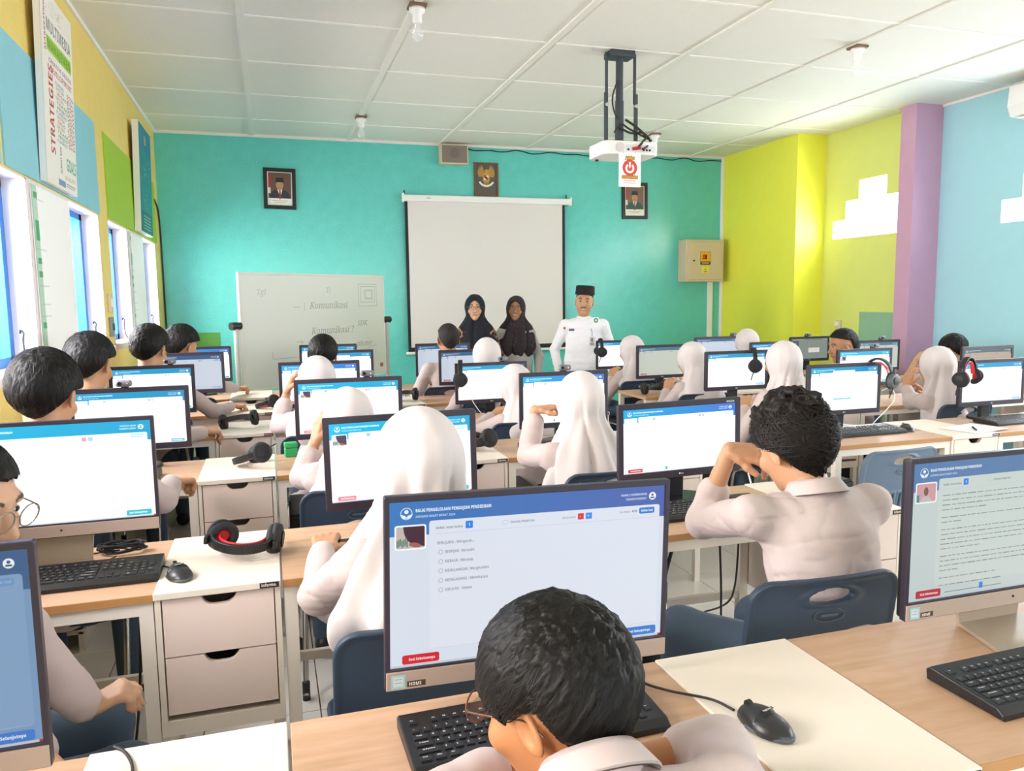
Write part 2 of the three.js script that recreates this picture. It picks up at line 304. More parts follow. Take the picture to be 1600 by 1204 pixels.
    mesh('window_sill', span(XR - 0.04, XR + 0.16, WIN_RY[0] - 0.03, WIN_RY[0], a - 0.04, b + 0.04), MAT.whitePaint, w);
  });
  // white conduit in the corner, and the dark cable along the top of the teal wall
  tag(mesh('wall_conduit', join([span(5.8, 5.838, 0.1, 3.3, ZB, ZB + 0.03, 0.004)]), MAT.white), 'white cable conduit running down the corner of teal and green walls', 'conduit');
  tag(mesh('wall_conduit', join([span(5.62, 5.69, 0.1, 1.69, ZB, ZB + 0.03, 0.004)]), MAT.white), 'wider white conduit running down from the electrical cabinet', 'conduit');
  const top = []; for (let i = 0; i <= 34; i++) { const x = lerp(2.33, 5.8, i / 34); top.push([x, 3.272 - 0.022 * Math.abs(Math.sin(i * 0.55)) - 0.01 * Math.sin(i * 1.7), ZB + 0.012]); }
  tag(mesh('wall_cable', tube(top, 0.006, 140, 6), MAT.blackMatte), 'thin black cable sagging along the top of the teal wall', 'cable');
  tag(mesh('wall_cable', tube([[XL + 0.01, 2.55, ZB + 0.35], [XL + 0.012, 2.48, ZB + 0.12], [XL + 0.014, 2.3, ZB + 0.05], [XL + 0.016, 1.9, ZB + 0.045], [XL + 0.014, 1.4, ZB + 0.03], [XL + 0.02, 1.05, ZB + 0.05]], 0.009, 60, 6), MAT.cable), 'dark cable dropping down the corner of yellow and teal walls', 'cable');
  const sk = thing('wall_socket', 'small pale wall socket on the yellow pillar between the windows', 'socket', V(XL, 1.5, -6.14), Math.PI / 2);
  mesh('plate', rbox(0.1, 0.13, 0.02, 0, 0, 0.01, 0.006), MAT.cream, sk); mesh('switch', rbox(0.05, 0.06, 0.012, 0, 0, 0.024, 0.004), MAT.white, sk);
  const sk2 = thing('wall_socket', 'grey wall socket below the pale one on the yellow pillar', 'socket', V(XL, 1.33, -6.14), Math.PI / 2);
  mesh('plate', rbox(0.09, 0.14, 0.02, 0, 0, 0.01, 0.006), MAT.grey, sk2); mesh('switch', rbox(0.04, 0.05, 0.01, 0, 0, 0.024, 0.004), MAT.midGrey, sk2);
  const sk3 = thing('wall_socket', 'small white socket low on the recessed green wall', 'socket', V(6.23, 1.14, -7.37), -Math.PI / 2);
  mesh('plate', rbox(0.08, 0.12, 0.02, 0, 0, 0.01, 0.006), MAT.cream, sk3); mesh('plug', rbox(0.04, 0.05, 0.04, 0, 0.02, 0.03, 0.006), MAT.white, sk3);
}

// ---------------------------------------------------------------- things on the walls
function wordPoster(c, w, h) {
  c.fillStyle = '#f2ece4'; c.fillRect(0, 0, w, h);
  const word = (t, x, y, size, col, rot = 0, width) => { c.save(); c.translate(x, y); c.rotate(rot); c.fillStyle = col; c.font = 'bold ' + size + 'px sans-serif'; if (width) { const k = width / c.measureText(t).width; c.scale(k, 1); } c.fillText(t, 0, 0); c.restore(); };
  c.fillStyle = '#b7ab9c'; for (let i = 0; i < 26; i++) c.fillRect(70 + rr(0, 240), 30 + i * 3.2, rr(20, 70), 2);
  word('MULTIMEDIA', 80, 208, 92, '#6d6a72', 0, 400); c.fillStyle = '#9fcb3c'; c.fillRect(78, 236, 404, 80); word('MANAJEMEN', 88, 302, 72, '#5d8f1e', 0, 384);
  word('MARKETING', 66, 330, 30, '#b3363e', -Math.PI / 2, 260);
  word('STRATEGIES', 150, 860, 92, '#b3262e', -Math.PI / 2, 480); word('CREATIVE DESIGN', 100, 372, 34, '#9a7b86', 0, 380); word('DEVELOPMENT', 110, 420, 44, '#c06a74', 0, 370);
  const cols = ['#7f9fb4', '#b4907a', '#9c9a90', '#c58a94', '#8aa878', '#7a7f8c'];
  for (let i = 0; i < 13; i++) { word(['PLANNING', 'SYSTEM', 'IDEAS', 'SUCCESS', 'TEAM', 'PROJECT'][i % 6], 190 + (i % 3) * 8, 462 + i * 26, 27, cols[i % 6], 0, rr(120, 180)); }
  for (let i = 0; i < 5; i++) word(['ADVERTISING', 'MANAGEMENT', 'TECHNOLOGY', 'CREATIVITY', 'PRODUCT'][i], 400 + i * 24, 770, 24, ['#b3363e', '#8b6f74', '#a0545c', '#c06a74', '#9a4a50'][i], -Math.PI / 2, 320);
  word('GOALS', 330, 905, 100, '#2f9b6c', 0, 170); word('ALMOST NEW', 250, 940, 34, '#4a4a4e', -Math.PI / 2, 150); word('QUALITY', 290, 960, 30, '#c8b890', 0, 190);
  c.fillStyle = '#8298b4'; c.fillRect(180, 976, 120, 34); c.fillStyle = '#a9a1a0'; c.fillRect(310, 980, 170, 8); c.fillRect(310, 994, 150, 6);
}
{
  const p1 = thing('wall_poster', 'tall white word poster reading STRATEGIES and GOALS tilted off the window wall', 'poster', V(XL + 0.01, 2.12, -4.87), Math.PI / 2);
  const tilt = new THREE.Group(); p1.rotation.order = 'YXZ'; p1.rotation.x = 0.03;
  mesh('board', box(0.66, 0.98, 0.03, 0, 0.49, 0.015), MAT.paper, p1);
  mesh('print', face(0.655, 0.975, 0, 0.49, 0.0312), print(512, 1024, wordPoster, 0.5), p1);
  const p2 = thing('wall_poster', 'tall teal and blue poster on the green panel by the corner', 'poster', V(XL + 0.01, 2.12, -7.84), Math.PI / 2);
  p2.rotation.order = 'YXZ'; p2.rotation.x = 0.03;
  mesh('board', box(0.72, 0.94, 0.05, 0, 0.47, 0.025), MAT.paper, p2);
  mesh('print', face(0.7, 0.93, 0, 0.47, 0.0515), print(256, 512, (c, w, h) => {
    c.fillStyle = '#2a868f'; c.fillRect(0, 0, w, h); c.fillStyle = '#2b7f9c'; c.fillRect(0, 0, w, 110); c.fillStyle = '#1f6f6a'; c.fillRect(0, 410, w, h - 410);
    for (let i = 0; i < 90; i++) { c.fillStyle = ['#8fd0b8', '#d2b65c', '#58b6a6', '#b7e0d0'][i % 4]; c.globalAlpha = rr(0.2, 0.6); c.fillRect(rr(30, 220), rr(120, 400), rr(3, 16), rr(3, 18)); }
    c.globalAlpha = 0.8; c.fillStyle = '#d2b65c'; c.beginPath(); c.arc(128, 60, 24, 0, 7); c.fill(); c.fillStyle = '#d9eee8'; for (let i = 0; i < 5; i++) c.fillRect(60, 430 + i * 15, 150, 4);
  }, 0.5), p2);

  // framed portraits: a man in a dark suit before a flag
  const portrait = (c, w, h, suit, back) => {
    c.fillStyle = '#efe9dc'; c.fillRect(0, 0, w, h); c.fillStyle = back; c.fillRect(14, 12, w - 28, h - 92);
    c.fillStyle = '#a8322e'; c.beginPath(); c.moveTo(20, 12); c.quadraticCurveTo(70, 90, 30, 170); c.lineTo(14, 170); c.lineTo(14, 12); c.fill(); c.fillStyle = '#efe4dc'; c.fillRect(14, 170, 22, 60);
    c.fillStyle = suit; c.beginPath(); c.moveTo(24, h - 80); c.quadraticCurveTo(30, 205, 100, 190); c.lineTo(160, 190); c.quadraticCurveTo(226, 205, w - 22, h - 80); c.fill();
    c.fillStyle = '#f2efe8'; c.beginPath(); c.moveTo(102, 186); c.lineTo(154, 186); c.lineTo(132, 270); c.fill(); c.fillStyle = '#a5202a'; c.beginPath(); c.moveTo(122, 196); c.lineTo(136, 196); c.lineTo(140, 280); c.lineTo(128, 292); c.lineTo(118, 280); c.fill();
    c.fillStyle = '#c08a62'; c.beginPath(); c.ellipse(128, 140, 37, 48, 0, 0, 7); c.fill(); c.fillRect(112, 170, 32, 26);
    c.fillStyle = '#16161a'; c.beginPath(); c.moveTo(86, 118); c.lineTo(92, 66); c.lineTo(164, 66); c.lineTo(170, 118); c.quadraticCurveTo(128, 104, 86, 118); c.fill();
    c.fillStyle = '#3a2620'; c.fillRect(106, 132, 15, 4); c.fillRect(136, 132, 15, 4); c.fillRect(114, 163, 28, 3);
    c.fillStyle = '#a8a196'; c.fillRect(50, h - 58, w - 100, 6); c.fillRect(70, h - 42, w - 140, 5);
  };
  const frame = (name, label, x, y, w, h, draw, fm, th = 0.035) => {
    const t = thing(name, label, 'picture', V(x, y, ZB));
    const s = rrect(w, h, 0.004); s.holes.push(rrect(w - 2 * th, h - 2 * th, 0.003));
    mesh('frame', extrude(s, 0.022, 0.003), fm, t);
    mesh('backing', box(w - 0.01, h - 0.01, 0.01, 0, 0, 0.006), MAT.blackMatte, t);
    mesh('picture', face(w - 2 * th + 0.004, h - 2 * th + 0.004, 0, 0, 0.0125), print(256, 360, draw, 0.4), t); return t;
  };
  frame('framed_portrait', 'black framed portrait of a man in dark suit hanging above the whiteboard', 0.18, 2.74, 0.34, 0.44, (c, w, h) => portrait(c, w, h, '#2a2d36', '#6b4a3c'), MAT.black).rotation.z = -0.02;
  frame('framed_portrait', 'black framed portrait of a man in green suit behind the power sign', 4.54, 2.715, 0.35, 0.45, (c, w, h) => portrait(c, w, h, '#1f4a44', '#7a5a48'), MAT.black).rotation.z = 0.01;
  frame('framed_emblem', 'framed golden bird emblem with shield and white ribbon above the projection screen', 2.57, 2.915, 0.295, 0.395, (c, w, h) => {
    c.fillStyle = '#5b5348'; c.fillRect(0, 0, w, h); c.fillStyle = '#b8863a';
    for (const s of [-1, 1]) for (let i = 0; i < 8; i++) { c.save(); c.translate(128 + s * 18, 130); c.rotate(s * (0.35 + i * 0.2)); c.beginPath(); c.ellipse(0, -s * 0 - 62 + i * 3, 11, 62 - i * 4, 0, 0, 7); c.fill(); c.restore(); }
    c.fillStyle = '#c8963f'; c.beginPath(); c.ellipse(128, 160, 42, 62, 0, 0, 7); c.fill(); c.beginPath(); c.arc(134, 82, 22, 0, 7); c.fill(); c.fillRect(100, 210, 18, 40); c.fillRect(138, 210, 18, 40); c.fillStyle = '#9a6f2c'; for (let i = -3; i < 4; i++) c.fillRect(126 + i * 9, 206, 6, 46);
    c.fillStyle = '#b33a30'; c.beginPath(); c.moveTo(100, 128); c.lineTo(156, 128); c.lineTo(156, 170); c.quadraticCurveTo(128, 210, 100, 170); c.fill(); c.fillStyle = '#efe8dc'; c.fillRect(128, 130, 27, 28); c.fillRect(102, 158, 26, 24); c.fillStyle = '#15120f'; c.fillRect(114, 146, 28, 22);
    c.strokeStyle = '#eee6da'; c.lineWidth = 22; c.beginPath(); c.arc(128, 160, 92, 0.5, Math.PI - 0.5); c.stroke();
  }, mat(0x6e5230, 0.5), 0.016);
  // loudspeaker under the ceiling
  const sp = thing('wall_speaker', 'square grey-brown loudspeaker mounted under the ceiling on the teal wall', 'speaker', V(2.16, 3.18, ZB));
  mesh('cabinet', rbox(0.33, 0.225, 0.12, 0, 0, 0.06, 0.006), MAT.cream, sp); mesh('grille', rbox(0.3, 0.195, 0.012, 0, 0, 0.122, 0.003), mat(0x8a7b70, 0.9, { bumpMap: rep(plasterBump, 12), bumpScale: 0.003 }), sp);
  mesh('cone', lathe([[0, 0], [0.05, 0.003], [0.055, 0.008], [0, 0.008]]).rotateX(Math.PI / 2).translate(0, 0.01, 0.126), mat(0x7a6d64, 0.9), sp);
  // pull-down projection screen
  const ps = thing('projection_screen', 'white pull-down projection screen with black borders on the teal wall', 'screen', V(2.57, 0, ZB));
  mesh('casing', join([rbox(2.09, 0.075, 0.075, 0.02, 2.67, 0.06, 0.015), rbox(0.02, 0.1, 0.085, -1.02, 2.675, 0.06, 0.006), rbox(0.02, 0.1, 0.085, 1.06, 2.675, 0.06, 0.006)]), MAT.white, ps);
  mesh('hanging_bracket', join([rod([-1.0, 2.71, 0.05], [-1.0, 2.76, 0.02], 0.008), rod([1.02, 2.71, 0.05], [1.02, 2.76, 0.02], 0.008)]), MAT.iron, ps);
  mesh('fabric', box(1.93, 1.72, 0.002, -0.005, 1.785, 0.05), mat(0xe3dcd5, 0.85), ps);
  mesh('border', join([box(0.035, 1.76, 0.0025, -0.985, 1.77, 0.0502), box(0.035, 1.76, 0.0025, 0.977, 1.77, 0.0502), box(1.997, 0.055, 0.0025, -0.004, 0.9, 0.0506)]), MAT.blackMatte, ps);
  mesh('bottom_bar', rbox(2.05, 0.03, 0.03, -0.005, 0.86, 0.05, 0.01), MAT.white, ps);
  mesh('brand_print', face(0.09, 0.022, -0.72, 2.672, 0.0985), print(128, 32, (c, w, h) => { c.fillStyle = '#f3f0ec'; c.fillRect(0, 0, w, h); c.fillStyle = '#222'; c.font = 'bold italic 24px sans-serif'; c.fillText('prima', 20, 24); }), ps);
  // electrical cabinet with yellow warning label
  const eb = thing('electrical_cabinet', 'beige metal electrical cabinet with yellow warning stickers in the corner', 'cabinet', V(5.46, 1.95, ZB));
  mesh('body', rbox(0.56, 0.54, 0.2, 0, 0, 0.1, 0.006), MAT.beigeMetal, eb); mesh('door', rbox(0.5, 0.49, 0.014, 0.01, 0, 0.205, 0.005), MAT.beigeMetal, eb);
  mesh('lock', rod([-0.17, 0.0, 0.21], [-0.17, 0.0, 0.222], 0.012), MAT.iron, eb);
  mesh('warning_sticker', face(0.15, 0.165, 0.0, 0.03, 0.2125), print(128, 140, (c, w, h) => { c.fillStyle = '#2a2216'; c.fillRect(0, 0, w, h); c.fillStyle = '#f0ad18'; c.fillRect(4, 4, w - 8, 100); c.fillStyle = '#d8451c'; c.beginPath(); c.arc(50, 48, 24, 0, 7); c.fill(); c.fillStyle = '#3a2a14'; c.fillRect(62, 30, 22, 50); c.fillRect(20, 70, 40, 10); c.fillStyle = '#e8c23a'; c.fillRect(12, 112, w - 24, 6); c.fillRect(20, 124, w - 40, 6); }), eb);
  mesh('small_sticker', face(0.1, 0.09, 0.005, -0.115, 0.2125), print(64, 64, (c, w, h) => { c.fillStyle = '#efe04a'; c.fillRect(0, 0, w, h); c.strokeStyle = '#6a5a20'; c.lineWidth = 3; c.beginPath(); c.moveTo(32, 8); c.lineTo(22, 30); c.lineTo(36, 30); c.lineTo(30, 42); c.stroke(); c.fillStyle = '#6a5a20'; c.fillRect(14, 48, 36, 6); }), eb);
  // air conditioner at the edge of the picture
  const ac = thing('air_conditioner', 'white split air conditioner high on the pale blue wall', 'air conditioner', V(XR, 3.12, -4.87), -Math.PI / 2);
  const acs = poly([[0, -0.14], [0.2, -0.12], [0.235, -0.04], [0.22, 0.12], [0.18, 0.15], [0, 0.15]]);
  mesh('body', extrude(acs, 0.84, 0.006).rotateY(-Math.PI / 2).translate(0.42, 0, 0), MAT.white, ac); mesh('louvre', rbox(0.74, 0.012, 0.08, 0, -0.125, 0.16, 0.004).rotateX(0.1), MAT.white, ac);
  mesh('display', rbox(0.1, 0.02, 0.01, 0.2, -0.05, 0.237, 0.003), MAT.midGrey, ac);

  // free standing whiteboard, turned away from the wall
  const A = atZ(371, 424, -7.4), B = atZ(597, 434, -8.6), W = Math.hypot(B.x - A.x, B.z - A.z), turn = Math.atan2(-(B.z - A.z), B.x - A.x);
  const wbd = thing('whiteboard', 'white marker board on a wheeled stand with faint handwriting, before the teal wall', 'whiteboard', V((A.x + B.x) / 2, 0, (A.z + B.z) / 2), turn);
  mesh('panel', rbox(W, 1.06, 0.022, 0, 1.22, 0, 0.004), mat(0xd6d8ce, 0.35), wbd);
  mesh('panel_frame', join([rbox(W + 0.02, 0.022, 0.03, 0, 1.75, 0), rbox(W + 0.02, 0.022, 0.03, 0, 0.69, 0), rbox(0.02, 1.06, 0.03, -W / 2, 1.22, 0), rbox(0.02, 1.06, 0.03, W / 2, 1.22, 0)]), mat(0xe3e0d4, 0.45), wbd);
  mesh('writing', face(W - 0.03, 1.03, 0, 1.22, 0.0122), print(1024, 580, (c, w, h) => {
    c.fillStyle = '#d9dbd1'; c.fillRect(0, 0, w, h); c.strokeStyle = '#55605a'; c.fillStyle = '#55605a'; c.lineWidth = 2.2; c.globalAlpha = 0.55;
    c.font = 'italic 50px serif'; c.fillText('Komunikasi', 440, 178); c.fillText('Komunikasi ?', 445, 320); c.font = 'italic 42px serif'; c.fillText('SDK', 800, 285); c.fillText('phone', 790, 405); c.fillText('Komunitas', 460, 470);
    const l = (...p) => { c.beginPath(); c.moveTo(p[0], p[1]); for (let i = 2; i < p.length; i += 2) c.lineTo(p[i], p[i + 1]); c.stroke(); };
    l(330, 168, 375, 168); l(405, 140, 405, 190); l(340, 355, 385, 360, 370, 345); l(385, 360, 370, 378); l(350, 490, 400, 492); l(180, 440, 420, 440); l(180, 400, 180, 440); l(880, 420, 960, 408); l(650, 430, 660, 400, 700, 400, 705, 440, 670, 446);
    c.strokeRect(820, 40, 150, 130); c.strokeRect(838, 54, 116, 92); c.strokeRect(870, 74, 66, 54); c.strokeRect(876, 80, 54, 42); c.globalAlpha = 0.3; c.fillText('Tgl', 90, 100); c.fillText('Ti', 560, 90);
    c.globalAlpha = 1; c.fillStyle = '#b8563e'; c.fillRect(985, 520, 26, 24);
  }, 0.35), wbd);
  for (const s of [-1, 1]) {
    mesh('post', rod([s * (W / 2 + 0.05), 0.08, 0], [s * (W / 2 + 0.05), 1.3, 0], 0.022), mat(0xb9b7b0, 0.4), wbd);
    mesh('pivot_knob', rod([s * (W / 2 + 0.0), 1.28, 0], [s * (W / 2 + 0.1), 1.28, 0], 0.036), MAT.black, wbd);
    const ft = mesh('foot', rbox(0.05, 0.04, 0.6, s * (W / 2 + 0.05), 0.09, 0, 0.008), mat(0xb9b7b0, 0.4), wbd);
    mesh('caster', join([-1, 1].map((k) => rod([s * (W / 2 + 0.05) - 0.012, 0.035, k * 0.27], [s * (W / 2 + 0.05) + 0.012, 0.035, k * 0.27], 0.035))), MAT.black, ft);
  }
  mesh('cross_bar', rod([-W / 2 - 0.05, 0.2, 0], [W / 2 + 0.05, 0.2, 0], 0.016), mat(0xb9b7b0, 0.4), wbd);

  // ceiling bulbs in their holders
  const lampAt = [['clear bulb in white holder on the ceiling batten left of the projector', 0.96, -4.96], ['clear bulb in white holder near the teal wall, above the whiteboard side', 0.96, -8.01], ['clear bulb in white holder on the ceiling by the purple pillar', 4.22, -4.9], ['clear bulb in white holder near the teal wall, behind the projector', 4.21, -8.03]];
  const bulb = lathe([[0.013, 0], [0.016, -0.02], [0.034, -0.055], [0.038, -0.075], [0.03, -0.1], [0.012, -0.112], [0, -0.113]]);
  for (const [label, x, z] of lampAt) {
    const t = thing('ceiling_lamp', label, 'lamp', V(x, YC - 0.013, z), 0, 'ceiling bulbs');
    mesh('base_plate', rbox(0.11, 0.018, 0.11, 0, -0.009, 0), mat(0x7d5a44, 0.6), t); mesh('holder', lathe([[0, 0], [0.05, -0.012], [0.048, -0.04], [0.03, -0.055], [0.03, -0.1], [0.022, -0.108], [0, -0.108]]), MAT.white, t);
    mesh('bulb', bulb.clone().translate(0, -0.1, 0), phys(0xffffff, 0.05, { transmission: 0.85, thickness: 0 }), t);
  }

  // projector on its ceiling mount, with the sign below it
  const P = atY(968, 80, YC), pz = P.z, pj = thing('projector_mount', 'dark grey telescopic ceiling mount with two side arms carrying the projector', 'projector mount', V(P.x, YC, pz));
  const hy = 2.64 - YC;
  mesh('ceiling_plate', rbox(0.2, 0.05, 0.14, 0, -0.03, 0, 0.01), MAT.iron, pj); mesh('pole', rod([0, 0, 0], [0, hy, 0], 0.028), MAT.iron, pj);
  mesh('sleeve', rod([0, -0.36, 0], [0, hy, 0], 0.033), MAT.iron, pj);
  for (const s of [-1, 1]) {
    mesh('side_arm', join([rbox(0.022, 0.36, 0.012, s * 0.115, -0.2, 0.02, 0.003), rbox(0.03, 0.38, 0.014, s * 0.122, -0.5, 0.028, 0.003)]), MAT.iron, pj);
    mesh('slot_bolt', rod([s * 0.12, -0.4, 0.03], [s * 0.12, -0.4, 0.046], 0.014), MAT.chrome, pj);
  }
  mesh('claw', join([0.7, 2.4, 3.9, 5.5].map((a) => rod([0, hy + 0.02, 0], [0.22 * Math.cos(a), hy - 0.02, 0.13 * Math.sin(a)], 0.009))), MAT.iron, pj);
  mesh('cable', join([tube([[-0.03, -0.22, 0.03], [-0.075, -0.35, 0.04], [-0.06, -0.45, 0.04], [-0.03, -0.5, 0.04]], 0.006, 30, 6), tube([[0.03, -0.5, 0.04], [0.11, -0.56, 0.07], [0.17, -0.63, 0.1], [0.12, -0.68, 0.15], [0.06, -0.735, 0.19]], 0.009, 30, 6), tube([[-0.04, -0.55, 0.05], [0.06, -0.6, 0.06], [0.16, -0.6, 0.08], [0.2, -0.66, 0.11], [0.14, -0.72, 0.17], [0.1, -0.74, 0.19]], 0.008, 30, 6), tube([[-0.06, -0.6, 0.04], [-0.02, -0.54, 0.06], [0.06, -0.57, 0.05], [0.24, -0.65, 0.06]], 0.007, 30, 6)]), MAT.cable, pj);
  const pr = thing('projector', 'white projector hanging from the ceiling mount, sockets facing the class', 'projector', V(P.x + 0.03, 2.54, pz));
  const prs = rrect(0.43, 0.3, 0.06); mesh('body', extrude(prs, 0.075, 0.012, 10).rotateX(-Math.PI / 2).translate(0, 0.012, 0), MAT.white, pr);
  mesh('socket_panel', rbox(0.24, 0.05, 0.008, 0.07, 0.045, 0.162, 0.003), mat(0xe2dedb, 0.5), pr);
  mesh('red_plug', rod([0.0, 0.04, 0.165], [0.05, 0.043, 0.2], 0.011), MAT.red, pr); mesh('socket', join([-0.035, 0.09, 0.115, 0.14].map((x) => rod([x, 0.035, 0.164], [x, 0.035, 0.17], 0.008))), MAT.black, pr);
  mesh('vent', lathe([[0, 0], [0.034, 0], [0.034, 0.004], [0, 0.004]]).rotateX(Math.PI / 2).translate(-0.1, 0.05, 0.162), mat(0xd8d0cc, 0.6), pr);
  mesh('lens', rod([-0.1, 0.05, -0.155], [-0.1, 0.05, -0.18], 0.04), MAT.blackGloss, pr); mesh('foot', join([[-0.17, -0.1], [0.17, -0.1], [0, 0.1]].map(([x, z]) => rod([x, 0, z], [x, -0.012, z], 0.014))), MAT.black, pr);
  const sg = thing('power_sign', 'white sign with red power symbol hanging below the projector', 'sign', V((atZ(966, 248, pz + 0.16).x + atZ(1001, 248, pz + 0.16).x) / 2, 2.305, pz + 0.165));
  mesh('card', box(0.178, 0.245, 0.003, 0, 0.1225, 0), MAT.white, sg);
  mesh('print', face(0.176, 0.243, 0, 0.1225, 0.0022), print(256, 356, (c, w, h) => {
    c.fillStyle = '#fbf4f2'; c.fillRect(0, 0, w, h); c.fillStyle = '#d8473f'; c.beginPath(); c.arc(128, 155, 86, 0, 7); c.fill(); c.strokeStyle = '#fff3ea'; c.lineWidth = 22; c.beginPath(); c.arc(128, 160, 42, -0.95, Math.PI + 0.95); c.stroke(); c.fillStyle = '#fff3ea'; c.fillRect(118, 92, 20, 66);
    c.font = 'bold 40px sans-serif'; c.textAlign = 'center'; c.lineWidth = 10; c.strokeStyle = '#8a5a1c'; c.strokeText('AWAS', 128, 68); c.fillStyle = '#f2c14a'; c.fillText('AWAS', 128, 68); c.strokeText('DIMATIKAN', 128, 268, 190); c.fillStyle = '#f0b020'; c.fillText('DIMATIKAN', 128, 268, 190);
    c.fillStyle = '#d8473f'; for (let i = 0; i < 8; i++) c.fillRect(60 + i * 17, 288, 12, 9); c.fillStyle = '#a08c98'; c.fillRect(58, 314, 140, 5);
  }), sg);
  mesh('string', join([rod([-0.05, 0.24, 0], [-0.04, 0.285, -0.01], 0.0012, 0.0012, 5), rod([0.05, 0.24, 0], [0.04, 0.285, -0.01], 0.0012, 0.0012, 5)]), MAT.cable, sg);
}
// ---------------------------------------------------------------- furniture
const DESK_H = 0.74, DEPTH = 0.49, WOOD = 0.735, CAB = 0.321;
const logoTag = print(128, 32, (c, w, h) => { c.fillStyle = '#1a1412'; c.fillRect(0, 0, w, h); c.fillStyle = '#f2ece4'; c.font = 'bold 25px sans-serif'; c.fillText('informa.', 10, 24, 108); });
const redTag = print(128, 32, (c, w, h) => { c.fillStyle = '#6e2a2a'; c.fillRect(0, 0, w, h); c.fillStyle = '#e8c8c0'; c.font = 'bold 25px sans-serif'; c.fillText('informa.', 10, 24, 108); });
const DG = (() => {
  const g = {}, W = WOOD, D = DEPTH;
  // origin: left front corner of the wooden top, on the floor; the desk runs to +x and -z
  g.top = rbox(W, 0.022, D, W / 2, DESK_H - 0.011, -D / 2, 0.002); g.edge = rbox(W, 0.022, 0.003, W / 2, DESK_H - 0.0112, 0.0015, 0.001);
  g.apron = box(W - 0.01, 0.035, 0.03, W / 2, DESK_H - 0.04, -0.02);
  g.leg = box(0.035, DESK_H - 0.022, 0.035, 0, (DESK_H - 0.022) / 2, 0);
  g.rail = box(0.025, 0.03, D - 0.06, 0, 0.12, -D / 2);
  g.back = box(W - 0.06, 0.03, 0.02, W / 2, 0.3, -D + 0.02);
  const x0 = W, x1 = W + CAB, b = 0.37, t = DESK_H + 0.004;
  g.cabTop = rbox(CAB, 0.02, D + 0.012, (x0 + x1) / 2, t - 0.01, -D / 2 + 0.006, 0.003);
  g.cabBody = join([span(x0 + 0.001, x0 + 0.016, b, t - 0.02, -D, 0), span(x1 - 0.017, x1 - 0.002, b, t - 0.02, -D, 0), span(x0, x1 - 0.002, b - 0.03, b + 0.012, -D, -0.001), span(x0 + 0.016, x1 - 0.017, b, t - 0.02, -D, -D + 0.012), span(x0 + 0.016, x1 - 0.017, 0.556, 0.561, -D, -0.018)]);
  g.cabLeg = box(0.03, b - 0.03, 0.03, 0, (b - 0.03) / 2, 0);
  const dw = CAB - 0.04, dh = 0.158, s = new THREE.Shape(), r = 0.045, dep = 0.026;
  s.moveTo(-dw / 2, 0); s.lineTo(dw / 2, 0); s.lineTo(dw / 2, dh); s.lineTo(r, dh); s.bezierCurveTo(r * 0.75, dh - dep * 1.1, r * 0.35, dh - dep, 0, dh - dep); s.bezierCurveTo(-r * 0.35, dh - dep, -r * 0.75, dh - dep * 1.1, -r, dh); s.lineTo(-dw / 2, dh); s.closePath();
  g.drawer = extrude(s, 0.016, 0).translate(0, 0, -0.016);
  const tw = dw - 0.024, td = D - 0.06, th = dh - 0.012;
  g.drawerBox = join([box(tw, 0.008, td, 0, 0.012, -0.016 - td / 2), box(0.01, th, td, -tw / 2, th / 2 + 0.008, -0.016 - td / 2), box(0.01, th, td, tw / 2, th / 2 + 0.008, -0.016 - td / 2), box(tw, th, 0.01, 0, th / 2 + 0.008, -0.016 - td)]);
  g.tag = face(0.05, 0.0155); return g;
})();
function makeDesk(cab = true, left = true) {
  const t = new THREE.Group(); t.name = 'computer_desk';
  const top = mesh('desk_top', DG.top, MAT.wood, t); mesh('edge_band', DG.edge, MAT.woodEdge, top);
  mesh('apron', DG.apron, MAT.whiteMetal, t); mesh('apron', DG.apron, MAT.whiteMetal, t).position.z = -DEPTH + 0.04;
  for (const [x, z] of [[0.02, -0.022], [0.02, -DEPTH + 0.022], [WOOD - 0.02, -0.022], [WOOD - 0.02, -DEPTH + 0.022]]) mesh('leg', DG.leg, MAT.whiteMetal, t).position.set(x, 0, z);
  for (const x of [0.02, WOOD - 0.02]) mesh('side_rail', DG.rail, MAT.whiteMetal, t).position.x = x;
  mesh('back_rail', DG.back, MAT.whiteMetal, t);
  if (cab) {
    mesh('side_top', DG.cabTop, MAT.whiteLam, t); const c = mesh('drawer_cabinet', DG.cabBody, MAT.whiteLam, t);
    for (const y of [0.562, 0.4]) { const d = mesh('drawer', DG.drawer, MAT.drawer, t); d.position.set(WOOD + CAB / 2, y, 0.001); mesh('drawer_box', DG.drawerBox, MAT.drawer, d); }
    for (const [x, z] of [[WOOD + CAB - 0.02, -0.022], [WOOD + CAB - 0.02, -DEPTH + 0.022]]) mesh('leg', DG.cabLeg, MAT.whiteMetal, t).position.set(x, 0, z);
    mesh('brand_tag', DG.tag, logoTag, t).position.set(WOOD + CAB - 0.03, DESK_H - 0.006, 0.0135);
  }
  return t;
}
const deskProto = makeDesk();
const ORD = ['', 'sixth', 'fifth', 'fourth', 'third', 'second', 'first'];
const COLS = { A: 'window column', B: 'middle column', C: 'aisle column', D: 'pillar-side inner column', E: 'pillar-side centre column', F: 'pillar-side wall column' };
const where = (c, r) => COLS[c] + ', ' + ORD[r] + ' row from teal wall';
